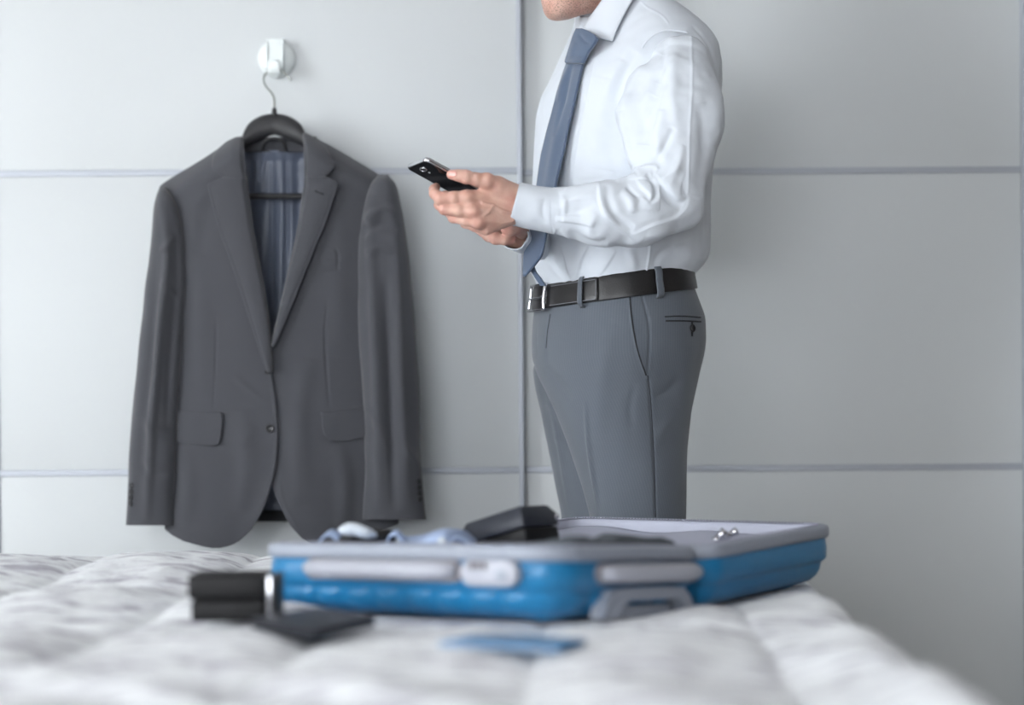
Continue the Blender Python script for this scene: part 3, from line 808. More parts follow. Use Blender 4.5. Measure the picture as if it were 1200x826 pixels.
# ------------------------------------------------------------------ wall hook and hanger
hk = thing('wall_hook', 'round white plastic hook on the left wardrobe door', 'hook', tuple(W(324, 70, YD)))
c0 = W(324.5, 69, YD); yn = np.array([0, -1.0, 0])
V, Fc = lathe([(.0405, -.002), (.0405, .004), (.039, .009), (.034, .015), (.026, .020), (.014, .0235), (.001, .0245)], c0, yn, 48)
mk('hook_base', V, Fc, M['white_plastic'], hk)
def hookstrip(pts, wd, th):
    p = resample(pts, 30); V = []
    for i, q in enumerate(p):
        T = p[min(i+1, 29)] - p[max(i-1, 0)]; T /= np.linalg.norm(T); Nn = np.array([0, -T[2], T[1]])
        ww = wd(i / 29) if callable(wd) else wd
        for a, b_ in ((-1, -1), (1, -1), (1, 1), (-1, 1)): V.append(q + np.array([a * ww / 2, 0, 0]) + Nn * b_ * th / 2)
    return V, grid_faces(30, 4, True).tolist() + [(0, 1, 2, 3), tuple(range(116, 120))[::-1]]
x0 = c0[0]
def hp(py, dy): q = W(324.5, py, YD); return np.array([x0, YD - dy, q[2]])
V, Fc = hookstrip([hp(49, .019), hp(60, .027), hp(74, .031), hp(84, .033), hp(90, .039), hp(91, .046), hp(86, .052), hp(77, .053)], lambda t: .031 - .009 * max(0, t - .55) / .45, .005)
mk('hook_tongue', V, Fc, M['white_plastic'], hk, bevel=.0015)
for sx in (-.0165, .0165):
    V, Fc = hookstrip([hp(50, .018), hp(60, .029), hp(74, .033), hp(84, .033)], .003, .009); V = np.array(V) + [sx, 0, 0]
    mk('hook_rib', V, Fc, M['white_plastic'], hk, bevel=.001)

YH = 3.505
hg = thing('coat_hanger', 'black wide-shoulder coat hanger hanging from the white hook', 'hanger', tuple(W(321, 150, YH)))
zc = hp(88, 0)[2]
yy = YD - .0465
def hw(px, py, Y): return W(px, py, Y)
# the wire crosses the hook tongue and comes back down behind
V, Fc = tube([hw(321.5, 136, YH), hw(321.5, 118, 3.51), hw(319, 110, 3.515), hw(311, 100, 3.53), hw(309, 92, 3.545), hw(312, 86, 3.553), hw(320, 82, 3.555), hw(330, 83, 3.557), hw(336, 88, 3.56), hw(341, 94, 3.562)], .0021, 10, m=60)
mk('hook_wire', V, Fc, M['steel'], hg)
V, Fc = lathe([(.004, 0), (.0055, .002), (.005, .012), (.003, .015)], W(321.5, 135, YH), (0, 0, 1), 16); mk('collar_ring', V, Fc, M['hanger'], hg)
# contoured body: rows across, upper and lower curves
tx = np.linspace(-1, 1, 61); V = []
n = 14
def hcurve(t):
    px = 321.5 + 117 * t; a = abs(px - 321.5)
    top = 133 + 31 * (1 - math.sqrt(max(0, 1 - (min(a, 37) / 38.5) ** 2))) + max(0, a - 37) * .55 + min(max(0, a - 34), 6) * 1.2
    bot = 158 + 14 * min(a / 34, 1) ** 1.3 + max(0, a - 34) * .60
    return px, top, max(bot, top + 7)
for t in tx:
    px, a_, b_ = hcurve(t); th = .011 + .014 * min(1, abs(t) * 1.4); cy = (a_ + b_) / 2; hh = (b_ - a_) / 2
    Yc = YH + .006 - .012 * abs(t)
    for k in range(n):
        g = 2 * PI * k / n
        V.append(W(px, cy - hh * math.cos(g), Yc + th * math.sin(g)))
mk('hanger_body', V, grid_faces(61, n, True).tolist() + [tuple(range(n))[::-1], tuple(range(60 * n, 61 * n))], M['hanger'], hg)
V, Fc = tube([W(214, 224, YH - .004), W(232, 229, YH), W(300, 230, YH), W(411, 229, YH), W(430, 222, YH - .004)], .0062, 10, m=50); mk('trouser_bar', V, Fc, M['hanger'], hg)

# ------------------------------------------------------------------ suit jacket
jk = thing('suit_jacket', 'dark grey two-button suit jacket with notch lapels on a black hanger', 'jacket', tuple(W(321, 640, 3.47)))
def shoulder_y(X):  # shoulder line height at px X
    return np.interp(X, [186, 190, 209, 242, 272, 291, 340, 357, 385, 420, 445, 458], [232, 218, 204, 184, 163, 157, 160, 156, 170, 190, 205, 222])
def Yfront(X, Y, off=0.0):
    u = np.clip((X - 322) / 152, -1, 1); f = 3.50 - .085 * np.sqrt(1 - u * u + 1e-6)
    d = np.clip((Y - shoulder_y(X)) / 26, 0, 1); f = f + .045 * (1 - d) ** 2
    low = np.clip((Y - 420) / 220, 0, 1); f = f - .006 * np.sin((X - 322) / 21.0) * low - .010 * low
    return f - off
def Yback(X, Y):
    d = np.clip((Y - shoulder_y(X)) / 30, 0, 1); return 3.525 + .025 * d - .004 * d * np.cos((X - 322) / 9.0)
R = [(157, 355, 357), (165, 283, 357), (161, 281, 283)]
rows_l = [(160, 281, 284), (163, 273, 284.5), (170, 263, 285), (180, 248.5, 286), (190, 232.5, 287), (200, 216, 288), (210, 200, 289), (219, 188, 290), (230, 197, 292), (245, 206, 293), (262, 206, 296), (300, 204, 302), (370, 200, 314), (400, 199, 317), (430, 197, 318), (442, 197, 319), (460, 197, 322), (480, 197, 324.5), (500, 196, 325.5), (520, 196, 325.5), (540, 195, 324), (560, 195, 320.5), (580, 194, 315), (600, 194, 307), (612, 193, 300), (620, 194, 294.5), (628, 204, 287), (634, 216, 280), (638, 230, 273), (640.5, 240, 266), (642, 250, 258)]
strokes_l = [([(254, 372), (253, 430), (250, 484)], 1.3, -.0022), ([(283, 480), (290, 540), (282, 600)], 12, .006), ([(232, 300), (238, 400), (236, 470)], 12, .004), ([(214, 520), (222, 570), (216, 620)], 9, .006),
             ([(262, 210), (240, 260), (232, 300)], 10, -.004), ([(225, 245), (240, 230), (262, 222)], 6, .002), ([(300, 500), (285, 520), (262, 530)], 5, .0015), ([(310, 470), (290, 455), (275, 440)], 4, .0015), ([(316, 440), (323, 480), (324, 520), (316, 570), (300, 604)], 2.0, .0012)]
V, Fc, uv = sheet(rows_l, lambda X, Y: Yfront(X, Y, .006), 90, 1.6)
V = sculpt(V, Fc, strokes_l, .0012, 22); SL = Surf((V, Fc))
front_l = mk('front_panel', V, Fc, M['suit'], jk, uv=uv, solid=.004)
rows_r = [(156, 356, 358), (165, 357, 376), (175, 357, 394), (185, 357, 411), (195, 357, 427), (205, 357, 443), (214, 357, 452), (222, 357, 446), (235, 356, 440), (262, 351, 436), (310, 340, 440), (395, 321, 446), (430, 316, 450), (480, 316, 455), (540, 317, 460), (570, 320, 463), (582, 324, 464), (600, 332, 466), (610, 337, 467), (614, 339.5, 466), (620, 344, 452), (630, 353, 430), (640, 367, 400), (645, 378, 388)]
strokes_r = [([(384, 352), (381, 400), (386, 478)], 1.3, -.0022), ([(400, 250), (396, 320), (398, 420)], 13, .004), ([(360, 420), (350, 500), (356, 590)], 12, .006), ([(395, 520), (404, 570), (400, 620)], 10, .006), ([(392, 290), (396, 300), (395, 318)], 2.2, -.0030), ([(372, 300), (395, 306), (412, 300)], 4, .0018),
             ([(326, 560), (333, 590), (350, 622)], 2.2, .0012), ([(372, 322), (390, 318), (410, 322)], 3.5, -.0015)]
V, Fc, uv = sheet(rows_r, lambda X, Y: Yfront(X, Y, 0), 90, 1.6)
V = sculpt(V, Fc, strokes_r, .0012, 22); SR = Surf((V, Fc))
front_r = mk('front_panel', V, Fc, M['suit'], jk, uv=uv, solid=.004)
# back, inside lining, collar
rows_b = [(164, 284, 357), (172, 270, 376), (187, 247, 405), (202, 224, 428), (216, 203, 445), (232, 196, 448), (300, 196, 450), (500, 194, 458), (609, 194, 464), (611, 194, 464)]
V, Fc, uv = sheet(rows_b, Yback, 70, 4); mk('back_panel', V, Fc, M['suit'], jk, uv=uv, solid=.003)
rows_n = [(176, 270, 372), (185, 252, 398), (200, 230, 424), (214, 210, 440), (232, 202, 444), (300, 202, 446), (500, 200, 454), (603, 200, 460)]
V, Fc, uv = sheet(rows_n, lambda X, Y: Yback(X, Y) - .009, 140, 2.5)
V = sculpt(V, Fc, [([(320, 176), (319, 260), (318, 430)], 2.5, -.006), ([(300, 178), (303, 200), (298, 226)], 3, .007), ([(312, 178), (308, 200), (306, 228)], 2.5, .005), ([(345, 176), (341, 200), (343, 300)], 5, .007), ([(330, 180), (331, 250), (328, 380)], 5, .005), ([(335, 178), (336, 250), (334, 400)], 2, -.005), ([(294, 180), (293, 220), (296, 280)], 3, -.004), ([(308, 240), (309, 330), (312, 400)], 4, .006)], .002, 18)
lin_ = mk('lining', V, Fc, M['lining'], jk, uv=uv, solid=.001)
# facing hem seen in the vent and the neck facing with hang loop
V, Fc, uv = sheet([(161, 283, 357), (164, 281, 360), (178, 280, 362)], lambda X, Y: 3.530 - .0006 * np.abs(X - 321) ** 1.1 * .3, 40, 2); mk('collar_back', V, Fc, M['suit'], jk, uv=uv, solid=.003)
V, Fc = tube([W(307, 177, 3.522), W(310, 166, 3.512), W(320, 162, 3.510), W(331, 165, 3.512), W(335, 176, 3.522)], .0028, 8, m=24); mk('hang_loop', V, Fc, M['hanger'], jk)
V, Fc, uv = sheet([(598, 200, 460), (611, 200, 460)], lambda X, Y: Yback(X, Y) - .013, 80, 3); mk('hem_facing', V, Fc, M['seam'], jk, uv=uv, solid=.002)
# collar and lapels, rolled away from the fronts
def roll(off, xl, xr, edge_side):
    def f(X, Y):
        a = np.clip((X - xl(Y)) / np.maximum(xr(Y) - xl(Y), 1), 0, 1)   # 0 at outer edge .. 1 at roll line for the left side
        if edge_side == 'r': a = 1 - a
        return Yfront(X, Y) - off - .0035 * (1 - a) ** 2 - .009 * np.sin(np.clip(a, 0, 1) * PI) * .55 - .004 + .020 * np.clip(a - .86, 0, 1) / .14 * .5
    return f
def lap(name, rows, side, off, strokes=()):
    R = np.array(rows, float); f = roll(off, lambda y: np.interp(y, R[:, 0], R[:, 1]), lambda y: np.interp(y, R[:, 0], R[:, 2]), side)
    V, Fc, uv = sheet(rows, f, 40, 1.4); V = sculpt(V, Fc, strokes, .0008, 30)
    o = mk(name, V, Fc, M['suit'], jk, uv=uv, solid=.0035); return o, (V, Fc)
cl_l = [(161, 277, 284), (166, 266, 284.5), (174, 257, 285), (184, 250, 286), (196, 249, 287), (199, 250, 287.5), (203, 255, 288), (208, 262, 288.5), (209, 264, 288.5)]
la_l = [(208, 262, 288.5), (210, 257, 289), (213, 250, 289.3), (216, 243.5, 290), (220, 244, 290.5), (240, 249, 293), (270, 257, 297), (300, 268, 302.5), (334, 279.5, 309), (370, 291, 314.5), (400, 301, 317.5), (425, 309, 319), (436, 313.5, 319.5)]
cl_r = [(157, 355.5, 360), (163, 356, 369), (172, 356.5, 380), (182, 357, 386), (193, 357.5, 391), (196, 357.5, 391.5), (202, 357.5, 386), (207, 357.5, 381), (208, 357.5, 379)]
la_r = [(207, 357.5, 381), (209, 357.5, 386), (212, 357, 392), (215, 357, 396), (219, 356.5, 395.5), (235, 354, 390), (263, 350, 381), (285, 345.5, 371), (310, 340, 361), (340, 333, 349), (370, 326, 337), (398, 320, 325), (406, 318.5, 321)]
lap('collar_leaf', cl_l, 'l', .008); lo_, lapl = lap('lapel', la_l, 'l', .0105, [([(247, 220), (262, 272), (284, 334), (312, 430)], 1.2, -.0008, 'f')])
lap('collar_leaf', cl_r, 'r', .004); ro_, lapr = lap('lapel', la_r, 'r', .0065, [([(392, 219), (378, 262), (346, 340), (323, 396)], 1.2, -.0008, 'f')])
SLr = Surf(lapr)
ribbon('buttonhole', SLr, [(369, 224), (379, 228)], 1.6, M['seam'], ro_, off=.0026, thick=.0006, n=5)
# inside edge of the neck: facings turning back into the V
for (pts, nm) in (([(285, 165), (289, 209), (297, 270), (309, 334), (318, 400), (319, 430)], 'l'), ([(357, 160), (357.5, 207), (350, 263), (340, 310), (326, 370), (319, 402)], 'r')):
    q = resample(pts, 50); sgn = 1 if nm == 'l' else -1; V = []
    for p_ in q:
        y0 = float(Yfront(p_[0], p_[1])) - (.004 if nm == 'l' else .001)
        V += [W(p_[0], p_[1], y0 - .004), W(p_[0] - sgn * 1.5, p_[1], y0 + .006), W(p_[0] - sgn * 6, p_[1], y0 + .014), W(p_[0] - sgn * 14, p_[1], y0 + .02)]
    mk('facing', V, grid_faces(50, 4), M['suit'], jk, solid=.0015, uv=np.stack([np.tile([0, .01, .02, .03], 50), np.repeat(np.arange(50) * .01, 4)], -1))
def flap(surf, rows, name='pocket_flap', off=.006):
    V, Fc, uv = sheet(rows, surf.Y(off), 30, 1.5); return mk(name, V, Fc, M['suit'], jk, uv=uv, solid=.003)
flap(SL, [(483, 208.5, 259), (488, 208.2, 261), (505, 207.6, 260), (515, 207.5, 258.5), (518, 209, 257.5), (520, 222, 256), (522, 250, 250.5)], off=.0065)
ribbon('welt', SL, [(208, 483.5), (234, 484), (260, 487)], 3.4, M['suit'], jk, off=.003, thick=.002)
flap(SR, [(480, 414, 424), (483, 392, 428), (486.5, 377, 428), (500, 377.5, 428), (510, 380, 428), (512, 384, 428), (515, 386, 412), (517, 388, 394)], off=.0065)
ribbon('welt', SR, [(376, 485), (400, 482.5), (428, 478)], 3.4, M['suit'], jk, off=.003, thick=.002)
button('button', SL, 316.5, 502, .0088, M['button'], jk, h=.006)
button('button', SL, 313, 436, .0045, M['button'], jk, h=.005)
# sleeves: flattened hanging tubes
def sleeve(rows, Yc, depth, strokes, name='sleeve', cuffpts=None):
    R = np.array(rows, float); ys = np.arange(R[0, 0], R[-1, 0] + .1, 1.8); n = 110
    xl, xr = np.interp(ys, R[:, 0], R[:, 1]), np.interp(ys, R[:, 0], R[:, 2])
    ker = np.ones(7) / 7
    xl = np.convolve(np.pad(xl, 3, 'edge'), ker, 'valid'); xr = np.convolve(np.pad(xr, 3, 'edge'), ker, 'valid')
    a = np.linspace(0, 2 * PI, n, endpoint=False); V = []; uv = []
    for i, y in enumerate(ys):
        c = (xl[i] + xr[i]) / 2; h = (xr[i] - xl[i]) / 2
        top = min(1, ((y - ys[0]) / 26) ) ; dd = depth * math.sqrt(max(.02, 1 - (1 - top) ** 2)) * (1 - .25 * max(0, (y - 560) / 60))
        cx = np.sign(np.cos(a)) * np.abs(np.cos(a)) ** .85; sx = np.sign(np.sin(a)) * np.abs(np.sin(a)) ** .85
        for g in range(n):
            V.append(W(c + h * cx[g], y, (Yc(y) if callable(Yc) else Yc) - dd * sx[g])); uv.append((a[g] * .055, y * .00175))
    V = np.array(V); Fc = grid_faces(len(ys), n, True)
    V = sculpt(V, Fc, strokes, .0015, 18); s = Surf((V, Fc))
    # turned hem inside the cuff
    last = V[-n:]; c = last.mean(0); inner = [c + (last - c) * np.array([.93, .8, 1]), c + (last - c) * np.array([.92, .78, 1]) + [0, 0, .04]]
    V2 = np.vstack([V, last + [0, 0, -.001]] + inner); m = len(ys); F2 = grid_faces(m + 3, n, True)
    uv = np.vstack([uv, uv[-n:], uv[-n:], uv[-n:]])
    o = mk(name, V2, F2, M['suit'], jk, uv=uv); return o, s
YS = lambda y: 3.455 - .012 * min(1, (y - 218) / 200)
so, SS = sleeve([(219, 188, 191), (221, 186, 194), (226, 184, 200), (240, 180.5, 208), (262, 178, 215), (285, 176, 219), (330, 171, 219.5), (400, 163, 214), (440, 159, 211), (480, 155.5, 208.5), (540, 151, 206.5), (590, 148.5, 206), (616, 147, 207.5)], YS, .042,
   [([(190, 232), (196, 300), (186, 400), (178, 500), (172, 610)], 5, 0.0116), ([(206, 260), (208, 330), (200, 420), (196, 520)], 7, -0.0087), ([(182, 280), (178, 400), (165, 520), (160, 610)], 6, -0.0058), ([(205, 275), (196, 290), (186, 292)], 4, 0.0043), ([(190, 330), (205, 345), (212, 360)], 5, 0.0043), ([(160, 480), (176, 500), (200, 505)], 7, 0.0043), ([(158, 540), (180, 556), (202, 552)], 6, -0.0043)])
for k in range(4): button('cuff_button', SS, 154.5 - .3 * k, 569 + 7 * k, .0058, M['button'], so)
so2, SS2 = sleeve([(205, 446, 452), (209, 440, 459), (216, 434, 464), (228, 430, 467.5), (250, 424, 472), (280, 419, 476.5), (312, 417.5, 481), (350, 418.5, 485), (400, 420, 489), (450, 424, 491.5), (500, 426.5, 492.5), (540, 428, 494), (570, 426.5, 496.5), (609, 424, 500)], YS, .044,
   [([(440, 225), (434, 280), (440, 400), (446, 600)], 6, 0.0101), ([(460, 240), (466, 330), (470, 450), (478, 600)], 7, 0.0087), ([(428, 260), (446, 246), (462, 250)], 5, 0.0087), ([(424, 276), (446, 262), (466, 270)], 5, -0.0072), ([(430, 300), (445, 290), (460, 296)], 5, 0.0058), ([(452, 320), (455, 420), (462, 600)], 5, -0.0116), ([(470, 520), (486, 540), (492, 560)], 5, 0.0043), ([(432, 480), (446, 500), (458, 540)], 6, 0.0043)])
for k in range(4): button('cuff_button', SS2, 490 + .5 * k, 564 + 7 * k, .0058, M['button'], so2)

# ------------------------------------------------------------------ the man
PHI = math.radians(29); F2 = np.array([-math.cos(PHI), -math.sin(PHI), 0]); L2 = np.array([math.sin(PHI), -math.cos(PHI), 0])
man_o = np.array([W(722, 800, 3.2)[0], 3.2, 0.0])

def se(v, n): return np.sign(v) * np.abs(v) ** (2.0 / n)
class Body:
    """stack of horizontal rings matched to left/right outlines; rows: (y, L, R, half width b, exponent, depth Yc, tilt k)"""
    def __init__(s, rows, sm=4.0):
        R = np.array(rows, float); s.ys = np.arange(R[0, 0], R[-1, 0] + .5, 1.0)
        q = [np.interp(s.ys, R[:, 0], R[:, i]) for i in range(1, R.shape[1])]
        k = np.exp(-.5 * (np.arange(-12, 13) / sm) ** 2); k /= k.sum()
        s.q = [np.convolve(np.pad(a, 12, 'reflect', reflect_type='odd'), k, 'valid') for a in q]
        s.par = []
        for i, y in enumerate(s.ys):
            b, n, Yc, kt = (s.q[j][i] for j in (2, 3, 4, 5)); dl = kt * .12 * FOC / Yc
            L = np.interp(y + dl, s.ys, s.q[0]); Rr = np.interp(y - dl, s.ys, s.q[1])
            xw = (Rr - L) * Yc / FOC; lo, hi = .02, .4; th = np.linspace(0, 2 * PI, 120)
            for _ in range(16):
                a = (lo + hi) / 2; X = a * se(np.cos(th), n) * F2[0] + b * se(np.sin(th), n) * L2[0]
                if X.max() - X.min() > xw: hi = a
                else: lo = a
            cx = (L - 600) * Yc / FOC - X.min(); z = W(600, y, Yc)[2]
            s.par.append((cx, Yc, z, a, b, n, kt))
        s.par = np.array(s.par)
    def pt(s, y, th, off=0.0):
        y, th = np.broadcast_arrays(np.asarray(y, float), np.asarray(th, float))
        p = [np.interp(y, s.ys, s.par[:, j]) for j in range(7)]
        cx, cy, z, a, b, n, kt = p
        f = (a + off) * se(np.cos(th), n); l = (b + off) * se(np.sin(th), n)
        return np.stack([cx + f * F2[0] + l * L2[0], cy + f * F2[1] + l * L2[1], z - kt * f], -1)
    def mesh(s, y0, y1, step, n, caps=(False, False)):
        ys = np.arange(y0, y1 + .01, step); th = np.linspace(0, 2 * PI, n, endpoint=False) + PI
        V = s.pt(ys[:, None], th[None, :]); d = np.linalg.norm(np.diff(V, axis=1, append=V[:, :1]), axis=-1)
        arc = np.cumsum(d, 1) - d; i0 = n // 2; arc = arc - arc[:, i0:i0+1]
        vv = np.repeat((ys * 3.2 / FOC)[:, None], n, 1); uv = np.stack([arc, vv], -1).reshape(-1, 2)
        return V.reshape(-1, 3), grid_faces(len(ys), n, True)[:, ::-1], uv

Yt = 3.2
shirt_rows = [(-60, 690, 752, .060, 2, 3.20, .1), (-32, 690, 757, .064, 2, 3.20, .15), (-14, 688, 770, .078, 2, 3.20, .18), (5, 684, 790, .105, 2.1, 3.2, .2), (20, 680, 808, .135, 2.1, 3.2, .2), (40, 674, 826, .165, 2.2, 3.2, .18),
    (60, 662, 840, .185, 2.3, 3.2, .14), (85, 648, 845, .195, 2.3, 3.2, .1), (110, 635, 845, .198, 2.3, 3.2, .06), (130, 630, 843, .196, 2.3, 3.2, .04), (160, 628.5, 838, .190, 2.3, 3.2, .04), (200, 627, 834, .185, 2.3, 3.2, .05),
    (240, 624, 832.5, .18, 2.3, 3.2, .07), (280, 620, 832, .178, 2.4, 3.2, .09), (298, 620, 831.5, .176, 2.4, 3.2, .10), (308, 621, 829, .172, 2.4, 3.2, .11), (316, 623, 822, .166, 2.4, 3.2, .13), (324, 627, 812, .160, 2.4, 3.2, .15), (334, 631, 806, .156, 2.4, 3.2, .16), (350, 633, 806, .155, 2.4, 3.2, .16)]
SB = Body(shirt_rows, 3.0)
tr_rows = [(326, 631, 808, .158, 2.4, 3.2, .16), (340, 631, 811, .162, 2.4, 3.2, .16), (360, 628, 818, .168, 2.4, 3.2, .13), (375, 626, 824, .172, 2.4, 3.2, .10), (400, 624.5, 825.5, .172, 2.3, 3.2, .05), (420, 624.5, 824, .165, 2.3, 3.195, .03), (440, 630, 820.5, .148, 2.2, 3.18, .01),
    (460, 641, 816.5, .128, 2.2, 3.16, 0), (484, 652, 811, .112, 2.1, 3.145, 0), (524, 666, 806.5, .100, 2.1, 3.135, 0), (567, 680, 804, .094, 2, 3.13, 0), (604, 690, 803, .090, 2, 3.13, 0), (700, 703, 799, .082, 2, 3.13, 0), (850, 716, 790, .073, 2, 3.14, 0), (950, 722, 788, .072, 2, 3.15, 0), (978, 722, 790, .074, 2, 3.15, 0)]
TB = Body(tr_rows, 4.0)
fl_rows = [(395, 650, 765, .075, 2, 3.27, 0), (410, 634, 768, .082, 2, 3.275, 0), (433, 624.5, 768, .088, 2, 3.28, 0), (455, 628, 764, .092, 2, 3.285, 0), (480, 634, 757, .092, 2, 3.29, 0), (524, 642, 748, .09, 2, 3.30, 0), (567, 650, 742, .088, 2, 3.30, 0), (604, 657, 740, .085, 2, 3.30, 0), (700, 668, 736, .078, 2, 3.30, 0), (850, 682, 738, .068, 2, 3.30, 0), (940, 688, 740, .066, 2, 3.30, 0), (958, 688, 741, .068, 2, 3.30, 0)]
FB = Body(fl_rows, 4.0)

# ---- body: limbs and trunk (inside the clothes), then head and hands, all in one mesh
def PJ(px, py, Y): return W(px, py, Y).astype(np.float32)
def body_sdf(P):
    d = None
    def add(v, k=.03):
        nonlocal d; d = v if d is None else smin(d, v, k)
    sh_n, sh_f = PJ(790, 96, 3.03), PJ(722, 85, 3.34)
    el_n, el_f = PJ(788, 232, 2.945), PJ(690, 272, 3.42)
    wr_n, wr_f = PJ(622, 243, 2.905), PJ(624, 284, 3.10)
    add(ell(P, PJ(742, 150, 3.2), (.105, .14, .15))); add(ell(P, PJ(732, 230, 3.2), (.115, .13, .16))); add(ell(P, PJ(728, 370, 3.2), (.125, .14, .13)))
    add(cone(P, PJ(742, 60, 3.22), PJ(724, -30, 3.18), .045, .048)); add(cone(P, PJ(745, 75, 3.22), sh_n, .04, .04)); add(cone(P, PJ(745, 75, 3.22), sh_f, .04, .04))
    for a, b, c in ((sh_n, el_n, wr_n), (sh_f, el_f, wr_f)): add(cone(P, a, b, .038, .032), .02); add(cone(P, b, c, .032, .016), .015)
    for hip, knee, ank, toe in ((PJ(742, 420, 3.13), PJ(752, 700, 3.13), PJ(760, 955, 3.15), (-.09, -.05)), (PJ(705, 420, 3.28), PJ(708, 700, 3.30), PJ(718, 935, 3.30), (-.09, -.05))):
        add(cone(P, hip, knee, .075, .048)); add(cone(P, knee, ank, .048, .034))
        t = ank + np.array([toe[0] * 1.7, toe[1] * 1.7, -.028], np.float32); add(cone(P, ank + np.array([0, 0, -.02], np.float32), t, .034, .024), .02)
    return d
Vb, Fb = nets(body_sdf, (.02, 2.84, .02), (.42, 3.52, 1.60), .0095)
Vb = relax(Vb, Fb, 2)

# head
yaw, pit = math.radians(16), math.radians(14)
hx = np.array([-math.cos(yaw) * math.cos(pit), -math.sin(yaw) * math.cos(pit), -math.sin(pit)]); hy = np.array([math.sin(yaw), -math.cos(yaw), 0]); hz = np.cross(hx, hy)
RH = np.stack([hx, hy, hz], 1); chin = W(652, 11, 3.12); HC = chin - RH @ np.array([.080, 0, -.114])
neck_lo = np.linalg.solve(RH, W(740, 52, 3.21) - HC).astype(np.float32)
def head_sdf(P):
    Q = ((P - HC.astype(np.float32)) @ RH.astype(np.float32))
    d = ell(Q, (-.018, 0, .035), (.100, .078, .088))
    def add(v, k=.02):
        nonlocal d; d = smin(d, v, k)
    add(ell(Q, (.035, 0, -.02), (.058, .062, .080)), .03)
    for s in (-1, 1):
        add(cone(Q, (-.012, s * .054, -.058), (.072, s * .014, -.108), .019, .017), .02)
        add(cone(Q, (.07, s * .030, .016), (.045, s * .056, .004), .014, .014), .02)
        add(ell(Q, (.068, s * .036, -.032), (.024, .022, .022)), .02)
        add(ell(Q, (.100, s * .013, -.034), (.011, .010, .009)), .006)
    add(cone(Q, (.080, -.011, -.112), (.080, .011, -.112), .0175, .0175), .018)
    add(ell(Q, (.030, 0, -.094), (.055, .046, .028)), .02); add(cone(Q, (.055, 0, -.112), (.0, 0, -.108), .020, .022), .02)
    add(ell(Q, (.078, 0, -.070), (.024, .032, .030)), .018)
    add(cone(Q, (.090, 0, .022), (.112, 0, -.026), .009, .012), .012)
    add(cone(Q, (.066, 0, .028), (.058, 0, .06), .022, .034), .03)
    for (z_, x_) in ((-.067, .099), (-.079, .098)):
        for s in (-1, 1): add(cone(Q, (x_, 0, z_), (x_ - .010, s * .022, z_ + (.000 if z_ > -.07 else .004)), .0058, .003), .004)
    mouth = cone(Q, (.106, -.024, -.0725), (.106, .024, -.0725), .0025, .0025); d = np.maximum(d, -mouth)
    for s in (-1, 1):
        d = -smin(-d, ell(Q, (.094, s * .032, .005), (.018, .0155, .008)), .004)
        e = ell(Q, (-.012, s * .080, -.008), (.018, .009, .031)); add(e, .006)
        d = np.maximum(d, -ell(Q, (-.008, s * .089, -.006), (.010, .006, .018)))
    add(cone(Q, (-.035, 0, -.05), neck_lo, .056, .040), .025)
    add(cone(Q, (.018, 0, -.085), neck_lo + np.array([.012, 0, .06], np.float32), .018, .012), .02)
    return d
hb = HC
Vh, Fh = nets(head_sdf, hb - [.17, .14, .27], hb + [.17, .15, .15], .0036)
Vh = relax(Vh, Fh, 1)
Qh = (Vh - HC) @ RH
beard = np.clip((-.052 - Qh[:, 2] + .25 * np.clip(.03 - Qh[:, 0], 0, 1) * 0) / .02, 0, 1) * np.clip((Qh[:, 0] + .02) / .03, 0, 1) * np.clip((Qh[:, 2] + .155) / .03, 0, 1)
lips = np.exp(-((Qh[:, 2] + .073) / .010) ** 2) * np.clip((Qh[:, 0] - .086) / .008, 0, 1) * np.clip((.026 - np.abs(Qh[:, 1])) / .006, 0, 1)
beard = beard * (1 - lips)
blush_h = lips + .25 * np.exp(-((Qh[:, 2] + .03) / .02) ** 2) * np.clip(Qh[:, 0] / .05, 0, 1)

def chain(P, pts, k0=None):
    d = None
    for (a, ra), (b, rb) in zip(pts[:-1], pts[1:]):
        v = cone(P, a, b, ra, rb); d = v if d is None else smin(d, v, .004)
    return d
# near (left) hand holding the phone
HL = dict(
    thumb=[(PJ(596, 226, 2.888), .0165), (PJ(583, 218, 2.878), .0160), (PJ(570, 212.5, 2.866), .0128), (PJ(558, 210, 2.860), .0108), (PJ(546, 207.5, 2.856), .0100), (PJ(537, 205.5, 2.856), .0094), (PJ(529, 204.5, 2.860), .0082)],
    index=[(PJ(547, 232, 2.868), .0124), (PJ(532, 232, 2.862), .0112), (PJ(516, 232.5, 2.862), .0108), (PJ(509.5, 227, 2.874), .0090), (PJ(508.5, 222, 2.888), .0080), (PJ(511, 219, 2.902), .0070)],
    middle=[(PJ(554, 248, 2.866), .0122), (PJ(538, 246.5, 2.862), .0102), (PJ(521, 245, 2.866), .0096), (PJ(514.5, 240, 2.880), .0082), (PJ(515, 234, 2.895), .0078), (PJ(522, 228, 2.905), .0072)],
    ring=[(PJ(561, 260.5, 2.872), .0112), (PJ(546, 258.5, 2.872), .0088), (PJ(531, 255, 2.880), .0086), (PJ(527, 250, 2.894), .0076), (PJ(531, 243, 2.906), .007)],
    little=[(PJ(570, 268, 2.884), .0098), (PJ(557, 266, 2.890), .0080), (PJ(545, 262, 2.898), .0076), (PJ(541, 256, 2.908), .0070), (PJ(545, 249, 2.916), .0064)])
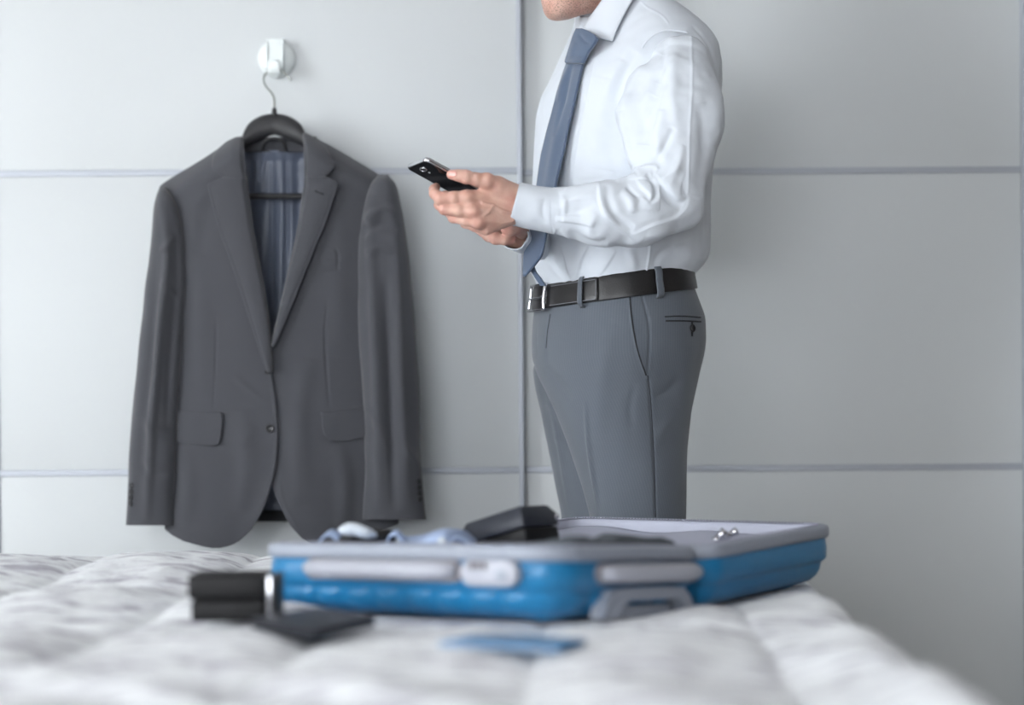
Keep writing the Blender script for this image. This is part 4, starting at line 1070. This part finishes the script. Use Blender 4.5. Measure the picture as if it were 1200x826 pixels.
def hand_l(P):
    w1, w2, w3 = PJ(610, 230, 2.900), PJ(612, 241, 2.902), PJ(612, 248.5, 2.904)
    d = cone(P, PJ(640, 243, 2.905), w2, .024, .020)
    for a, b, ra, rb in ((w1, HL['index'][0][0], .0145, .0130), (w2, HL['middle'][0][0], .0155, .0130), (w3, HL['ring'][0][0], .0145, .0120), (w3, HL['little'][0][0], .0135, .0105)):
        d = smin(d, cone(P, a, b, ra, rb), .010)
    d = smin(d, cone(P, w1, PJ(583, 220, 2.885), .017, .015), .012)
    for f, k in (('thumb', .010), ('index', .005), ('middle', .004), ('ring', .004), ('little', .004)):
        d = smin(d, chain(P, HL[f]), k)
    for c_, r_ in ((PJ(547, 231.5, 2.8605), .0085), (PJ(553.5, 247.5, 2.859), .0082), (PJ(560, 260, 2.8645), .0075), (PJ(546, 206.5, 2.8555), .0078), (PJ(571, 211, 2.8635), .009)):
        d = smin(d, np.linalg.norm(P - c_, axis=-1) - r_, .010)
    # extensor cords and veins on the back of the hand
    for a, b in ((PJ(590, 238, 2.888), PJ(550, 232, 2.8565)), (PJ(594, 246, 2.888), PJ(557, 248, 2.8555)), (PJ(596, 255, 2.890), PJ(563, 260, 2.8615))):
        d = smin(d, cone(P, a, b, .0028, .0022), .008)
    for pl in ([(600, 250, 2.876), (588, 247, 2.8715), (578, 241, 2.867), (566, 238, 2.861)], [(578, 241, 2.867), (572, 249, 2.863), (566, 253, 2.861)], [(602, 259, 2.884), (588, 261, 2.879), (577, 258, 2.873)]):
        for a, b in zip(pl[:-1], pl[1:]): d = smin(d, cone(P, PJ(*a), PJ(*b), .0011, .0011), .004)
    for a, b in (((548.5, 203), (546.5, 211)), ((551.5, 204), (550.5, 211)), ((544.5, 203), (543.5, 210))):   # creases over the thumb joint
        c1 = cone(P, PJ(a[0], a[1], 2.8455), PJ(b[0], b[1], 2.8455), .0006, .0006); d = -smin(-d, c1, .0015)
    return d
Vl, Fl = nets(hand_l, PJ(500, 280, 2.83), PJ(648, 188, 2.955), .00135)
Vl = relax(Vl, Fl, 1, .4)
HR = dict(a=[(PJ(570, 270, 3.035), .0125), (PJ(573, 275, 3.010), .0115), (PJ(581, 279.5, 2.995), .0105), (PJ(592, 281, 2.992), .0090), (PJ(599, 281, 2.998), .0080)],
          b=[(PJ(563, 264, 3.045), .0118), (PJ(566, 270, 3.02), .0105), (PJ(574, 277, 3.018), .0095), (PJ(588, 281, 3.015), .008)],
          c=[(PJ(577, 262, 3.06), .012), (PJ(566, 262, 3.06), .0105), (PJ(562, 268, 3.04), .0095)],
          d=[(PJ(612, 272, 3.045), .0125), (PJ(604, 268, 3.00), .0105), (PJ(597, 270, 2.985), .0095), (PJ(592, 269, 2.983), .0078)])
def hand_r(P):
    wr = PJ(622, 283, 3.095)
    d = cone(P, PJ(632, 284, 3.125), wr, .018, .021)
    for a, r in ((HR['a'][0][0], .014), (HR['b'][0][0], .013), (HR['c'][0][0], .013)): d = smin(d, cone(P, wr, a, .0195, r), .012)
    for k in HR: d = smin(d, chain(P, HR[k]), .0045)
    return d
Vr, Fr = nets(hand_r, PJ(550, 305, 2.95), PJ(648, 240, 3.18), .0019)
Vr = relax(Vr, Fr, 1, .4)
def tipblush(V, tips, r): 
    b = np.zeros(len(V))
    for t, s in tips: b = np.maximum(b, s * np.exp(-(np.linalg.norm(V - t, axis=1) / r) ** 2))
    return b
bl = tipblush(Vl, [(HL['thumb'][-1][0], .5), (HL['thumb'][4][0], .3), (HL['thumb'][2][0], .25), (HL['index'][2][0], .5), (HL['index'][0][0], .4), (HL['middle'][0][0], .5), (HL['middle'][2][0], .5), (HL['ring'][0][0], .5), (HL['ring'][2][0], .4), (PJ(596, 236, 2.868), .35)], .014)
br = tipblush(Vr, [(HR['a'][2][0], .8), (HR['a'][-1][0], .7), (HR['d'][-1][0], .8), (HR['b'][2][0], .6)], .013)
nb, nh, nl = len(Vb), len(Vh), len(Vl)
V = np.vstack([Vb, Vh, Vl, Vr]); Fc = np.vstack([Fb, Fh + nb, Fl + nb + nh, Fr + nb + nh + nl])
man = mk('person', V, Fc, M['skin'], origin=man_o, attr=('beard', np.r_[np.zeros(nb), beard, np.zeros(nl + len(Vr))]),
         label='man in white shirt, blue tie and grey trousers looking down at his phone', cat='person')
a_ = man.data.attributes.new('blush', 'FLOAT', 'POINT'); a_.data.foreach_set('value', np.r_[np.zeros(nb), blush_h, bl, br].astype(np.float32))
# thumb nail, hair, eyes
SH = Surf((Vl, Fl)); SH.hit(532, 204)
V = []
for i in range(9):
    for j in range(9):
        u, v = i / 8 * 2 - 1, j / 8 * 2 - 1; r = (abs(u) ** 3 + abs(v) ** 3) ** (1 / 3); m_ = max(abs(u), abs(v)); 
        q = (u * m_ / max(r, 1e-6) if r else 0, v * m_ / max(r, 1e-6) if r else 0)
        h, nr = SH.hit(531.2 + 4.0 * q[0], 203.8 + 3.3 * q[1] + .12 * q[0]); V.append(h + nr * (.0005 + .0003 * (1 - m_)))
mk('thumbnail', V, grid_faces(9, 9), M['nail'], man, solid=.0004)
hairV, hairF = nets(lambda P: np.maximum(np.maximum(ell((P - HC.astype(np.float32)) @ RH.astype(np.float32), (-.022, 0, .038), (.104, .082, .093)), -(((P - HC.astype(np.float32)) @ RH.astype(np.float32)) @ np.array([-.75, 0, .66], np.float32) + .005)), 
    -ell((P - HC.astype(np.float32)) @ RH.astype(np.float32), (-.020, 0, .033), (.098, .0765, .0865))), hb - .17, hb + .17, .005)
mk('hair', relax(hairV, hairF, 1), hairF, M['hair'], man)
for s in (-1, 1):
    c = HC + RH @ np.array([.0735, s * .031, .004]); V, Fc = lathe([(.0001, -.0125), (.006, -.011), (.0115, -.005), (.0125, 0), (.0115, .005), (.006, .011), (.0001, .0125)], c, hx, 20); eb = mk('eye', V, Fc, M['eye'], man); V, Fc = lathe([(.0001, .0118), (.0058, .0113), (.0058, .0120), (.003, .0130), (.0001, .0131)], c, hx, 20); mk('iris', V, Fc, M['iris'], eb)

# ---- shirt
V, Fc, uv = SB.mesh(-36, 345, 1.4, 560)
st = [([(745, -4), (760, 10), (775, 18), (783, 27)], 1.3, .0007, 'f'), ([(722, 128), (716, 170), (712, 200)], 14, -.006), ([(705, 90), (690, 150), (680, 215)], 16, .004), ([(745, 60), (730, 90), (722, 120)], 7, -.006),
      ([(690, 282), (680, 305), (674, 330)], 2.6, .0030, 'l'), ([(657, 285), (664, 305), (671, 330)], 2.4, .0028, 's'), ([(722, 292), (712, 308), (700, 325)], 3.0, .0026, 'l'), ([(705, 284), (690, 296), (680, 318)], 6, -.003),
      ([(763, 284), (761, 302), (758, 318)], 1.4, .0014, 'f'), ([(640, 300), (650, 315), (662, 328)], 4, .0035), ([(735, 290), (742, 305), (744, 318)], 5, .003), ([(800, 285), (806, 300), (800, 314)], 8, .003),
      ([(700, 50), (690, 110), (672, 200)], 2, .0012), ([(812, 30), (832, 55), (842, 90)], 2.0, -.0025), ([(722, 205), (700, 212), (680, 213)], 5, .003), ([(790, 288), (775, 296), (765, 312)], 4, -.003), ([(730, 70), (712, 110), (705, 150)], 8, .003)]
V = sculpt(V, Fc, st, .0022, 16); V = V + vnormals(V, Fc) * (.0007 * vnoise(V * [70, 70, 30]))[:, None] * -1
shirt = mk('shirt', V, Fc, M['shirt'], man, uv=uv)
SS_ = Surf((V[:, :], Fc))
# near sleeve
def sleeve_sdf(P):
    c = PJ(790, 160, 2.965); Q = P.copy(); Q[..., 1] = (Q[..., 1] - 2.965) * 1.1 + 2.965
    def S(px, py, Y): q = PJ(px, py, Y); q[1] = (q[1] - 2.965) * 1.1 + 2.965; return q
    k = 1 / 690.
    d = cone(Q, S(797, 78, 3.02), S(795, 110, 2.99), 38 * k, 49 * k)
    for a, b, ra, rb in (((795, 110, 2.99), (795, 140, 2.975), 50, 54), ((795, 140, 2.975), (790, 180, 2.96), 54, 47), ((790, 180, 2.96), (783, 226, 2.945), 47, 41), ((783, 230, 2.945), (750, 247, 2.925), 42, 40),
                         ((750, 247, 2.925), (706, 251, 2.915), 40, 37), ((706, 251, 2.915), (662, 248, 2.91), 37, 27), ((662, 248, 2.91), (640, 245, 2.905), 27, 26)):
        d = smin(d, cone(Q, S(*a), S(*b), ra * k, rb * k), .012)
    d = smin(d, cone(Q, S(755, 100, 3.00), S(742, 134, 2.975), 22 * k, 18 * k), .02)   # fold bellying forward
    d = smin(d, cone(Q, S(742, 134, 2.975), S(752, 180, 2.955), 18 * k, 16 * k), .02)
    d = smin(d, cone(Q, S(806, 250, 2.945), S(796, 250, 2.94), 16 * k, 18 * k), .02)
    return d
Vs, Fs = nets(sleeve_sdf, PJ(645, 300, 2.84), PJ(862, 22, 3.10), .0021)
Vs = relax(Vs, Fs, 3)
st = [([(810, 44), (811, 100), (808, 165), (806, 225)], 1.5, .0013, 'f'),
      ([(769, 44), (748, 84), (726, 128)], 4, .004), ([(726, 130), (732, 165), (742, 195)], 4, .005),
      ([(772, 62), (768, 110), (756, 170)], 9, -.009), ([(792, 44), (788, 90), (790, 150)], 8, .0045), ([(780, 40), (776, 70), (770, 95)], 4, -.003),
      ([(776, 128), (770, 160), (776, 190)], 7, .005), ([(765, 110), (755, 140), (750, 170)], 6, -.004),
      # folds gathered in the crook of the elbow
      ([(742, 196), (752, 200), (764, 196), (772, 199)], 2.6, .006, 'l'), ([(746, 205), (756, 196), (768, 194), (772, 200)], 2.2, .004), ([(744, 206), (752, 218), (762, 228), (761, 236), (752, 232)], 2.8, .0045, 's'),
      ([(758, 206), (766, 216), (768, 230), (760, 238)], 3.0, -.006), ([(768, 202), (784, 222), (796, 232), (804, 230)], 3.6, .0042, 's'), ([(772, 212), (786, 234), (800, 242)], 5, -.006), ([(722, 212), (735, 207), (746, 208)], 3, .004),
      ([(703, 214), (704, 236), (714, 256), (734, 272), (752, 282)], 4, .0050, 's'), ([(712, 218), (713, 236), (722, 254), (742, 268)], 5, -.006),
      ([(736, 276), (762, 266), (790, 256), (804, 244), (808, 232)], 3.4, .0034, 'l'), ([(735, 285), (765, 276), (795, 266)], 5, .003), ([(728, 224), (740, 236), (742, 250)], 6, .006), ([(734, 216), (742, 226), (748, 232)], 2.5, -.003),
      ([(655, 224), (672, 220), (690, 215), (703, 213)], 3.0, .004, 'l'), ([(651, 258.5), (672, 260), (697, 265)], 1.6, .0045, 's'), ([(656, 238), (680, 232), (700, 224)], 5, .003), ([(654, 250), (676, 248), (698, 240)], 5, -.003),
      ([(656, 270), (672, 282), (692, 292), (706, 292)], 4, .005), ([(666, 270), (690, 282), (712, 284)], 4, -.004), ([(658, 228), (662, 240), (660, 262)], 3, .002), ([(700, 250), (692, 270), (704, 284)], 5, .003),
      ([(822, 120), (826, 180), (818, 230)], 8, -.006), ([(836, 90), (842, 130), (838, 170)], 6, .004), ([(800, 170), (792, 200), (782, 220)], 5, .004), ([(790, 150), (776, 176), (768, 192)], 4, -.005), ([(796, 196), (780, 210), (772, 222)], 3, .003)]
Vs = sculpt(Vs, Fs, st, .0024, 24); Vs = sculpt(Vs, Fs, [], .0012, 60)
slv = mk('sleeve', Vs, Fs, M['shirt_plain'], shirt)
SSL = Surf((Vs, Fs))
sm_ = ribbon('armhole_seam', SSL, [(752, 56), (758, 47), (768, 39), (780, 35), (795, 36), (806, 38)], 2.4, M['shirt_plain'], shirt, off=-.0007, thick=.0012)
# cuff
def ringtube(c0, c1, r0, r1, ry, n=56, m=14, tilt=0.0):
    V = []; ax = (c1 - c0); ax = ax / np.linalg.norm(ax); up = np.array([0, 0, 1.0]) - ax * ax[2]; up /= np.linalg.norm(up); sd = np.cross(ax, up)
    for i in range(m):
        t = i / (m - 1); c = c0 + (c1 - c0) * t; r = r0 + (r1 - r0) * t
        for g in range(n):
            a = 2 * PI * g / n; V.append(c + up * r * math.cos(a) + sd * ry * math.sin(a) + ax * tilt * math.cos(a) * (1 - t))
    return np.array(V), grid_faces(m, n, True)
c0, c1 = W(602, 238.5, 2.905), W(655, 248.5, 2.91)
V, Fc = ringtube(c0, c1, .0355, .0375, .034, n=120, m=60, tilt=.003)
V = sculpt(V, Fc, [([(604, 218), (601, 240), (603, 262)], 1.1, -.0006, 'f'), ([(648, 224), (646, 250), (648, 272)], 1.1, -.0008, 'f'), ([(640, 230), (636, 245), (640, 262)], 3, -.0012), ([(620, 220), (628, 240), (622, 262)], 7, .001)], .0010, 40)
mk('cuff', V, Fc, M['shirt_plain'], slv, solid=.0022, uv=None)
# far sleeve and cuff
def sleeve2(P):
    d = cone(P, PJ(722, 72, 3.35), PJ(702, 270, 3.42), .06, .055); d = smin(d, cone(P, PJ(702, 270, 3.42), PJ(645, 286, 3.17), .05, .036), .02); return d
V2, F2_ = nets(sleeve2, PJ(600, 330, 3.10), (.36, 3.52, 1.50), .005); sl2 = mk('sleeve', relax(V2, F2_, 2), F2_, M['shirt_plain'], shirt)
V, Fc = ringtube(W(602.5, 278.5, 3.045), W(646, 287, 3.17), .0215, .034, .027, n=60, m=24)
V = sculpt(V, Fc, [([(610, 272), (618, 276), (622, 284)], 3, .003), ([(624, 270), (616, 284), (620, 296)], 3, -.003)], .002, 40)
mk('cuff', V, Fc, M['shirt_plain'], sl2, solid=.0022)
# collar: near leaf and far leaf folding over the band
def leaf(name, I, O, Yi, Yo, m_, parent, nu=26, nv=14, bulge=.006, front=None):
    I = resample(I, nu); O = resample(O, nu); yi = np.interp(np.linspace(0, 1, nu), np.linspace(0, 1, len(Yi)), Yi); yo = np.interp(np.linspace(0, 1, nu), np.linspace(0, 1, len(Yo)), Yo); V = []
    for i in range(nu):
        for j in range(nv):
            t = j / (nv - 1); p = I[i] * (1 - t) + O[i] * t
            if front is not None: p = p + np.array(front) * 4 * t * (1 - t) * (1 - i / (nu - 1)) ** 3
            y = yi[i] * (1 - t) + yo[i] * t - bulge * math.sin(PI * min(1, t * 1.1)) ; V.append(W(p[0], p[1], y))
    return mk(name, V, grid_faces(nu, nv), m_, parent, solid=.0028)
def sy(px, py, off=.006): return SS_.hit(px, py)[0][1] - off
collar = leaf('collar', [(683.5, 32), (692, 19), (703, 4), (716, -14), (732, -30)], [(717.5, 48), (722, 36), (731, 18), (743, -2), (764, -26)],
     [3.122, 3.112, 3.10, 3.10, 3.11], [sy(717, 48, .012), sy(722, 36, .012), sy(731, 18, .012), sy(743, 0, .012), sy(755, -12, .012) + .01], M['shirt_plain'], shirt, bulge=.004, front=(0, 3.5))
leaf('collar', [(683, 30), (680, 20), (690, 0), (706, -24)], [(676.5, 40), (674, 32), (676, 14), (690, -20)], [3.155, 3.20, 3.26, 3.30], [3.165, 3.23, 3.29, 3.32], M['shirt_plain'], shirt, nu=20, nv=8, bulge=-.002)
V, Fc, uv = sheet([(20, 679, 700), (33, 681, 705), (46, 684, 712)], lambda X, Y: 3.16 - .0012 * (X - 680) , 12, 2); mk('collar_band', V, Fc, M['shirt_plain'], shirt, solid=.002)
# ribbon of the collar's top stitching
# ---- tie
tie_c = [(60, 676), (100, 665), (150, 654), (200, 643), (273, 630), (324, 616)]
_ys = np.arange(64, 262, 6.0); _cs = np.interp(_ys, [70, 109, 136, 155, 180, 200, 250, 273], [676, 665.5, 659, 654, 648.5, 644.5, 636, 631])
_hy = np.array([SS_.hit(c_, y_)[0][1] for c_, y_ in zip(_cs, _ys)]); _pf = np.polyfit(_ys, _hy, 3)
def tieY(X, Y):
    c = np.interp(Y, [70, 109, 136, 155, 180, 200, 250, 273, 299, 324], [674, 664.5, 658, 653, 647.5, 643.5, 635, 630, 624.5, 614.5])
    yc = np.polyval(_pf, np.clip(Y, 66, 255)) - .012 - .095 * np.clip((Y - 165) / 98, 0, 1) ** 1.5   # lower down the tie hangs over the far forearm
    return yc - .0030 * (X - c) - .004 * np.cos((X - c) / 12.0)
V, Fc, uv = sheet([(68, 667, 683), (75, 664, 683.5), (109, 653.5, 675.5), (136, 646.5, 669.5), (155, 641, 665), (180, 635, 660), (200, 632, 655.5), (220, 629, 651), (250, 623.5, 645), (273, 619, 640.5), (290, 615.5, 637), (299, 614.5, 634.5), (308, 614, 628), (316, 613.8, 621.5), (324, 613.8, 614.6)], tieY, 30, 1.5)
V = sculpt(V, Fc, [([(672, 76), (664, 110), (652, 160)], 2.5, -.003), ([(660, 120), (650, 180), (640, 230)], 5, .003), ([(669, 74), (660, 100), (655, 120)], 2.5, .003)], .0008, 20)
tie_o = mk('tie', V, Fc, M['tie'], man, uv=uv, solid=.005)
V, Fc, uv = sheet([(34, 677, 684), (37, 675.5, 691), (41, 673.5, 698), (45, 672, 700.5), (52, 670, 697), (60, 667.2, 691), (68, 664.5, 686.5), (72, 663.3, 684), (74, 663.5, 683)], lambda X, Y: tieY(X, np.maximum(Y, 40)) - .010 - .010 * np.sin(np.clip((Y - 32) / 44, 0, 1) * PI) - .004 * np.cos((X - np.interp(Y, [34, 74], [684, 673])) / 8.), 30, 1.2)
V = sculpt(V, Fc, [([(680, 40), (686, 48), (694, 52)], 2.5, -.002), ([(676, 50), (672, 60), (670, 70)], 3, .0015)], .0005, 30)
mk('knot', V, Fc, M['tie'], tie_o, uv=uv, solid=.008)
V, Fc, uv = sheet([(310, 620, 625), (318, 622.5, 628), (326, 628, 634), (335, 634, 639.5)], lambda X, Y: tieY(X, Y) + .028 + .0006 * (X - 620), 8, 1.5); mk('tail', V, Fc, M['tie'], tie_o, uv=uv, solid=.004)

# ---- trousers
V, Fc, uv = TB.mesh(322, 978, 1.6, 460)
st = [([(686, 470), (690, 520), (696, 565), (701.5, 604)], 2.6, .0045), ([(716, 380), (706, 440), (700, 520)], 10, .003), ([(738, 346), (741, 380), (749, 415), (757, 440)], 2.0, .0026, 's'), ([(760, 445), (765, 520), (768, 604)], 1.5, -.0022, 'f'),
      ([(752, 345), (761, 385), (759, 436)], 1.3, -.0018, 'f'), ([(644, 366), (640, 395), (640, 430)], 2.2, .0025, 'l'), ([(640, 430), (655, 450), (670, 470)], 5, -.003), 
      ([(812, 400), (804, 450), (800, 500)], 10, .003), ([(795, 480), (778, 500), (768, 520)], 6, .0025), ([(800, 440), (782, 458), (766, 466)], 6, -.002), ([(745, 450), (738, 480), (742, 500)], 5, -.0015), ([(790, 360), (792, 366), (792, 372)], 2, -.001)]
V = sculpt(V, Fc, st, .0022, 14)
trs = mk('trousers', V, Fc, M['trouser'], man, uv=uv); ST = Surf((V, Fc))
V, Fc, uv = FB.mesh(395, 958, 2.0, 220); V = sculpt(V, Fc, [([(640, 450), (655, 520), (668, 600)], 3, .004), ([(640, 470), (650, 480), (660, 500)], 4, .003), ([(650, 510), (662, 520), (672, 540)], 4, .003)], .0018, 18)
mk('far_leg', V, Fc, M['trouser'], trs, uv=uv)
mk_uv = lambda o: None
po = ribbon('pocket_edge', ST, [(738, 345), (739.5, 365), (743, 390), (748.5, 415), (757, 440)], 1.6, M['seam'], trs, off=.0006, thick=.0008)
ribbon('side_seam', ST, [(759, 440), (762.5, 470), (766, 530), (768.5, 606)], 1.0, M['seam'], trs, off=.0001, thick=.0006)
ribbon('back_pocket', ST, [(779, 371), (800, 370.5), (821, 372)], 1.4, M['seam'], trs, off=.0006, thick=.0008)
ribbon('back_pocket', ST, [(780, 376), (800, 376), (821, 377)], 1.6, M['seam'], trs, off=.0010, thick=.0010)
ribbon('buttonhole', ST, [(810.5, 377), (810.5, 394)], 1.4, M['seam'], trs, off=.0008, thick=.0008)
button('pocket_button', ST, 811, 384.5, .0075, M['button'], trs)
ribbon('fly_seam', ST, [(645, 368), (641.5, 390), (640, 408)], .6, M['seam'], trs, off=.0002, thick=.0006)
# ---- belt, sits on the waist line
NB = 220
def belt_y(th): return 0
def belt_band(th, ycen, half, off, thick, tn=5):
    V = []
    for t in th:
        for dy in np.linspace(-1, 1, tn): V.append(SBelt(t, ycen + dy * half, off + .0012 * (1 - dy * dy)))
    return np.array(V)
def SBelt(t, y, off): return TB.pt(min(max(y, 326), 372), t, off) + np.array([0, 0, -(y - min(max(y, 326), 372)) * 3.2 / FOC])
BC, BH = 337.5, 14.4
th = np.linspace(0, 2 * PI, NB, endpoint=False)
V = belt_band(th, BC, BH, .0045, 0); tn = 5
belt = mk('belt', V, grid_faces(NB + 1, tn)[: NB * (tn - 1)] if False else np.vstack([grid_faces(NB, tn), np.stack([np.arange(tn-1) + (NB-1)*tn, np.arange(tn-1) + (NB-1)*tn + 1, np.arange(tn-1) + 1, np.arange(tn-1)], -1)]), M['belt'], man, solid=.004, bevel=.0012)
def th_at(px, y=BC):
    c = np.linspace(-.02, PI * .75, 900); P = proj(SBelt_v(c, y)); 
    return c[np.argmin(np.abs(P[:, 0] - px))]
def SBelt_v(t, y): return TB.pt(np.full(len(t), min(max(y, 326), 372)), t, .006)
t0, t1 = th_at(646), th_at(701)
V = belt_band(np.linspace(t0 - .12, t1, 50), BC, BH * .9, .0095, 0)
e = mk('belt_end', V, grid_faces(50, 5), M['belt'], belt, solid=.003, bevel=.001)
for yy_ in (BC - BH * .80, BC + BH * .80):
    P = [SBelt(t, yy_, .0118) for t in np.linspace(t0 + .02, t1 - .02, 40)]; V, Fc = tube(P, .0007, 6); mk('stitching', V, Fc, M['belt_edge'], e)
P = [SBelt(t1 - .02, BC + d * BH * .8, .0118) for d in np.linspace(-1, 1, 8)]; V, Fc = tube(P, .0007, 6); mk('stitching', V, Fc, M['belt_edge'], e)
# buckle: open frame with a curved bar
def frame_pts(ta, tb, h, off):
    P = [SBelt(t, BC - h, off) for t in np.linspace(ta, tb, 8)] + [SBelt(tb, y, off) for y in np.linspace(BC - h, BC + h, 8)[1:]] + [SBelt(t, BC + h, off) for t in np.linspace(tb, ta, 8)[1:]] + [SBelt(ta, y, off) for y in np.linspace(BC + h, BC - h, 8)[1:-1]]
    return np.array(P)
tb_ = th_at(645); ta_ = tb_ - .45
V, Fc = tube(frame_pts(ta_, tb_ - .02, BH * 1.08, .0125), .0024, 8, closed=True); bk = mk('buckle', V, Fc, M['chrome'], belt)
P = [SBelt(tb_ + .0, BC + d * BH * 1.15, .016 + .004 * (1 - d * d)) for d in np.linspace(-1, 1, 12)]; V, Fc = tube(P, .0036, 10); mk('buckle_bar', V, Fc, M['chrome'], bk)
P = [SBelt(t, BC, .0145) for t in np.linspace(ta_, tb_, 10)]; V, Fc = tube(P, .002, 8); mk('prong', V, Fc, M['chrome'], bk)
for px in (683, 770):
    tc_ = th_at(px); w_ = .018 if px < 700 else .022; V = []
    for i, d in enumerate(np.linspace(-1, 1, 15)):
        for dt in (-1, -.5, 0, .5, 1): V.append(SBelt(tc_ + dt * w_ * 1.6, BC + 1 + d * (BH + 4), .0125 * (1 - abs(d) ** 6) + .0015 + (.003 if px < 700 else 0)))
    mk('belt_loop', V, grid_faces(15, 5), M['trouser'], trs, solid=.0025, uv=np.tile([[0, 0], [.002, 0], [.004, 0], [.006, 0], [.008, 0]], (15, 1)))
# ---- shoes
for ax_, ay_, zf in ((760, 955, 3.15), (718, 935, 3.30)):
    a = W(ax_, ay_, zf); a[2] = .05; f = F2 
    def shoe(P, a=a.astype(np.float32)):
        d = cone(P, a + np.array([.02, .01, -.005]), a + f * .02 + np.array([0, 0, .02]), .040, .042)
        d = smin(d, cone(P, a + f * -.01, a + f * .17 + np.array([0, 0, -.012]), .036, .036), .02); d = smin(d, cone(P, a + f * .16 + np.array([0, 0, -.015]), a + f * .21 + np.array([0, 0, -.018]), .036, .028), .015)
        return np.maximum(d, -(P[..., 2] - .004))
    V, Fc = nets(shoe, a - [.27, .18, .06], a + [.09, .09, .08], .006); mk('shoe', relax(V, Fc, 1), Fc, M['shoe'], man)

# ------------------------------------------------------------------ phone
u = np.array([.80, .45, -.39]); u /= np.linalg.norm(u); w = np.array([.53, -.85, .03]); w -= u * (u @ w); w /= np.linalg.norm(w); n_ = np.cross(u, w)   # n_ = outward normal of the back
A = W(475, 197, 2.915); LP_, WP_, TP_ = .147, .073, .0078
ph = thing('smartphone', 'black smartphone with silver edge held in the man\'s hand', 'phone', tuple(A + u * .07 + w * .036))
def rpoly(ins, r, n=7):
    P = []
    for cx, cy, a0 in ((LP_ - ins - r, WP_ - ins - r, 0), (ins + r, WP_ - ins - r, 90), (ins + r, ins + r, 180), (LP_ - ins - r, ins + r, 270)):
        for k in range(n + 1): a = math.radians(a0 + 90 * k / n); P.append((cx + r * math.cos(a), cy + r * math.sin(a)))
    return P
def plate(name, levels, m_, parent, caps=True, r=.010):
    V = [];
    for ins, h in levels: V += [A + u * p[0] + w * p[1] + n_ * h for p in rpoly(ins, max(r - ins * .5, .002))]
    n = 32; Fc = grid_faces(len(levels), n, True).tolist()
    if caps: Fc += [tuple(range(n))[::-1], tuple(range((len(levels)-1)*n, len(levels)*n))]
    return mk(name, V, Fc, m_, parent)
plate('frame', [(.0016, -TP_), (.0003, -TP_ + .0012), (0, -TP_ / 2), (.0003, -.0014), (.0016, -.0004)], M['chrome'], ph)
plate('screen', [(.002, -TP_ - .0001), (.0025, -TP_ - .0009), (.0035, -TP_ - .0011)], M['glossy_black'], ph)
plate('back_cover', [(.0014, -.0006), (.0016, .0002), (.0030, .0006), (.0060, .0008)], M['glossy_black'], ph)
cc = A + u * .017 + w * (WP_ / 2)
def ringp(c, a, b_, h0, m_, name, parent, tr=.0009):
    P = [c + u * (a * math.cos(t)) + w * (b_ * math.sin(t)) + n_ * h0 for t in np.linspace(0, 2 * PI, 28, endpoint=False)]; V, Fc = tube(P, tr, 8, closed=True); return mk(name, V, Fc, m_, parent)
ringp(cc, .0050, .0085, .0014, M['chrome'], 'camera_ring', ph)
V, Fc = lathe([(.0042, 0), (.0042, .0014), (.0030, .0016), (.001, .0012)], cc + n_ * .0006, n_, 24); mk('camera_lens', V, Fc, M['glossy_black'], ph)
V, Fc = lathe([(.0018, 0), (.0018, .0004), (.0005, .0004)], cc + u * .0125 + n_ * .0008, n_, 16); mk('flash', V, Fc, M['white_plastic'], ph)
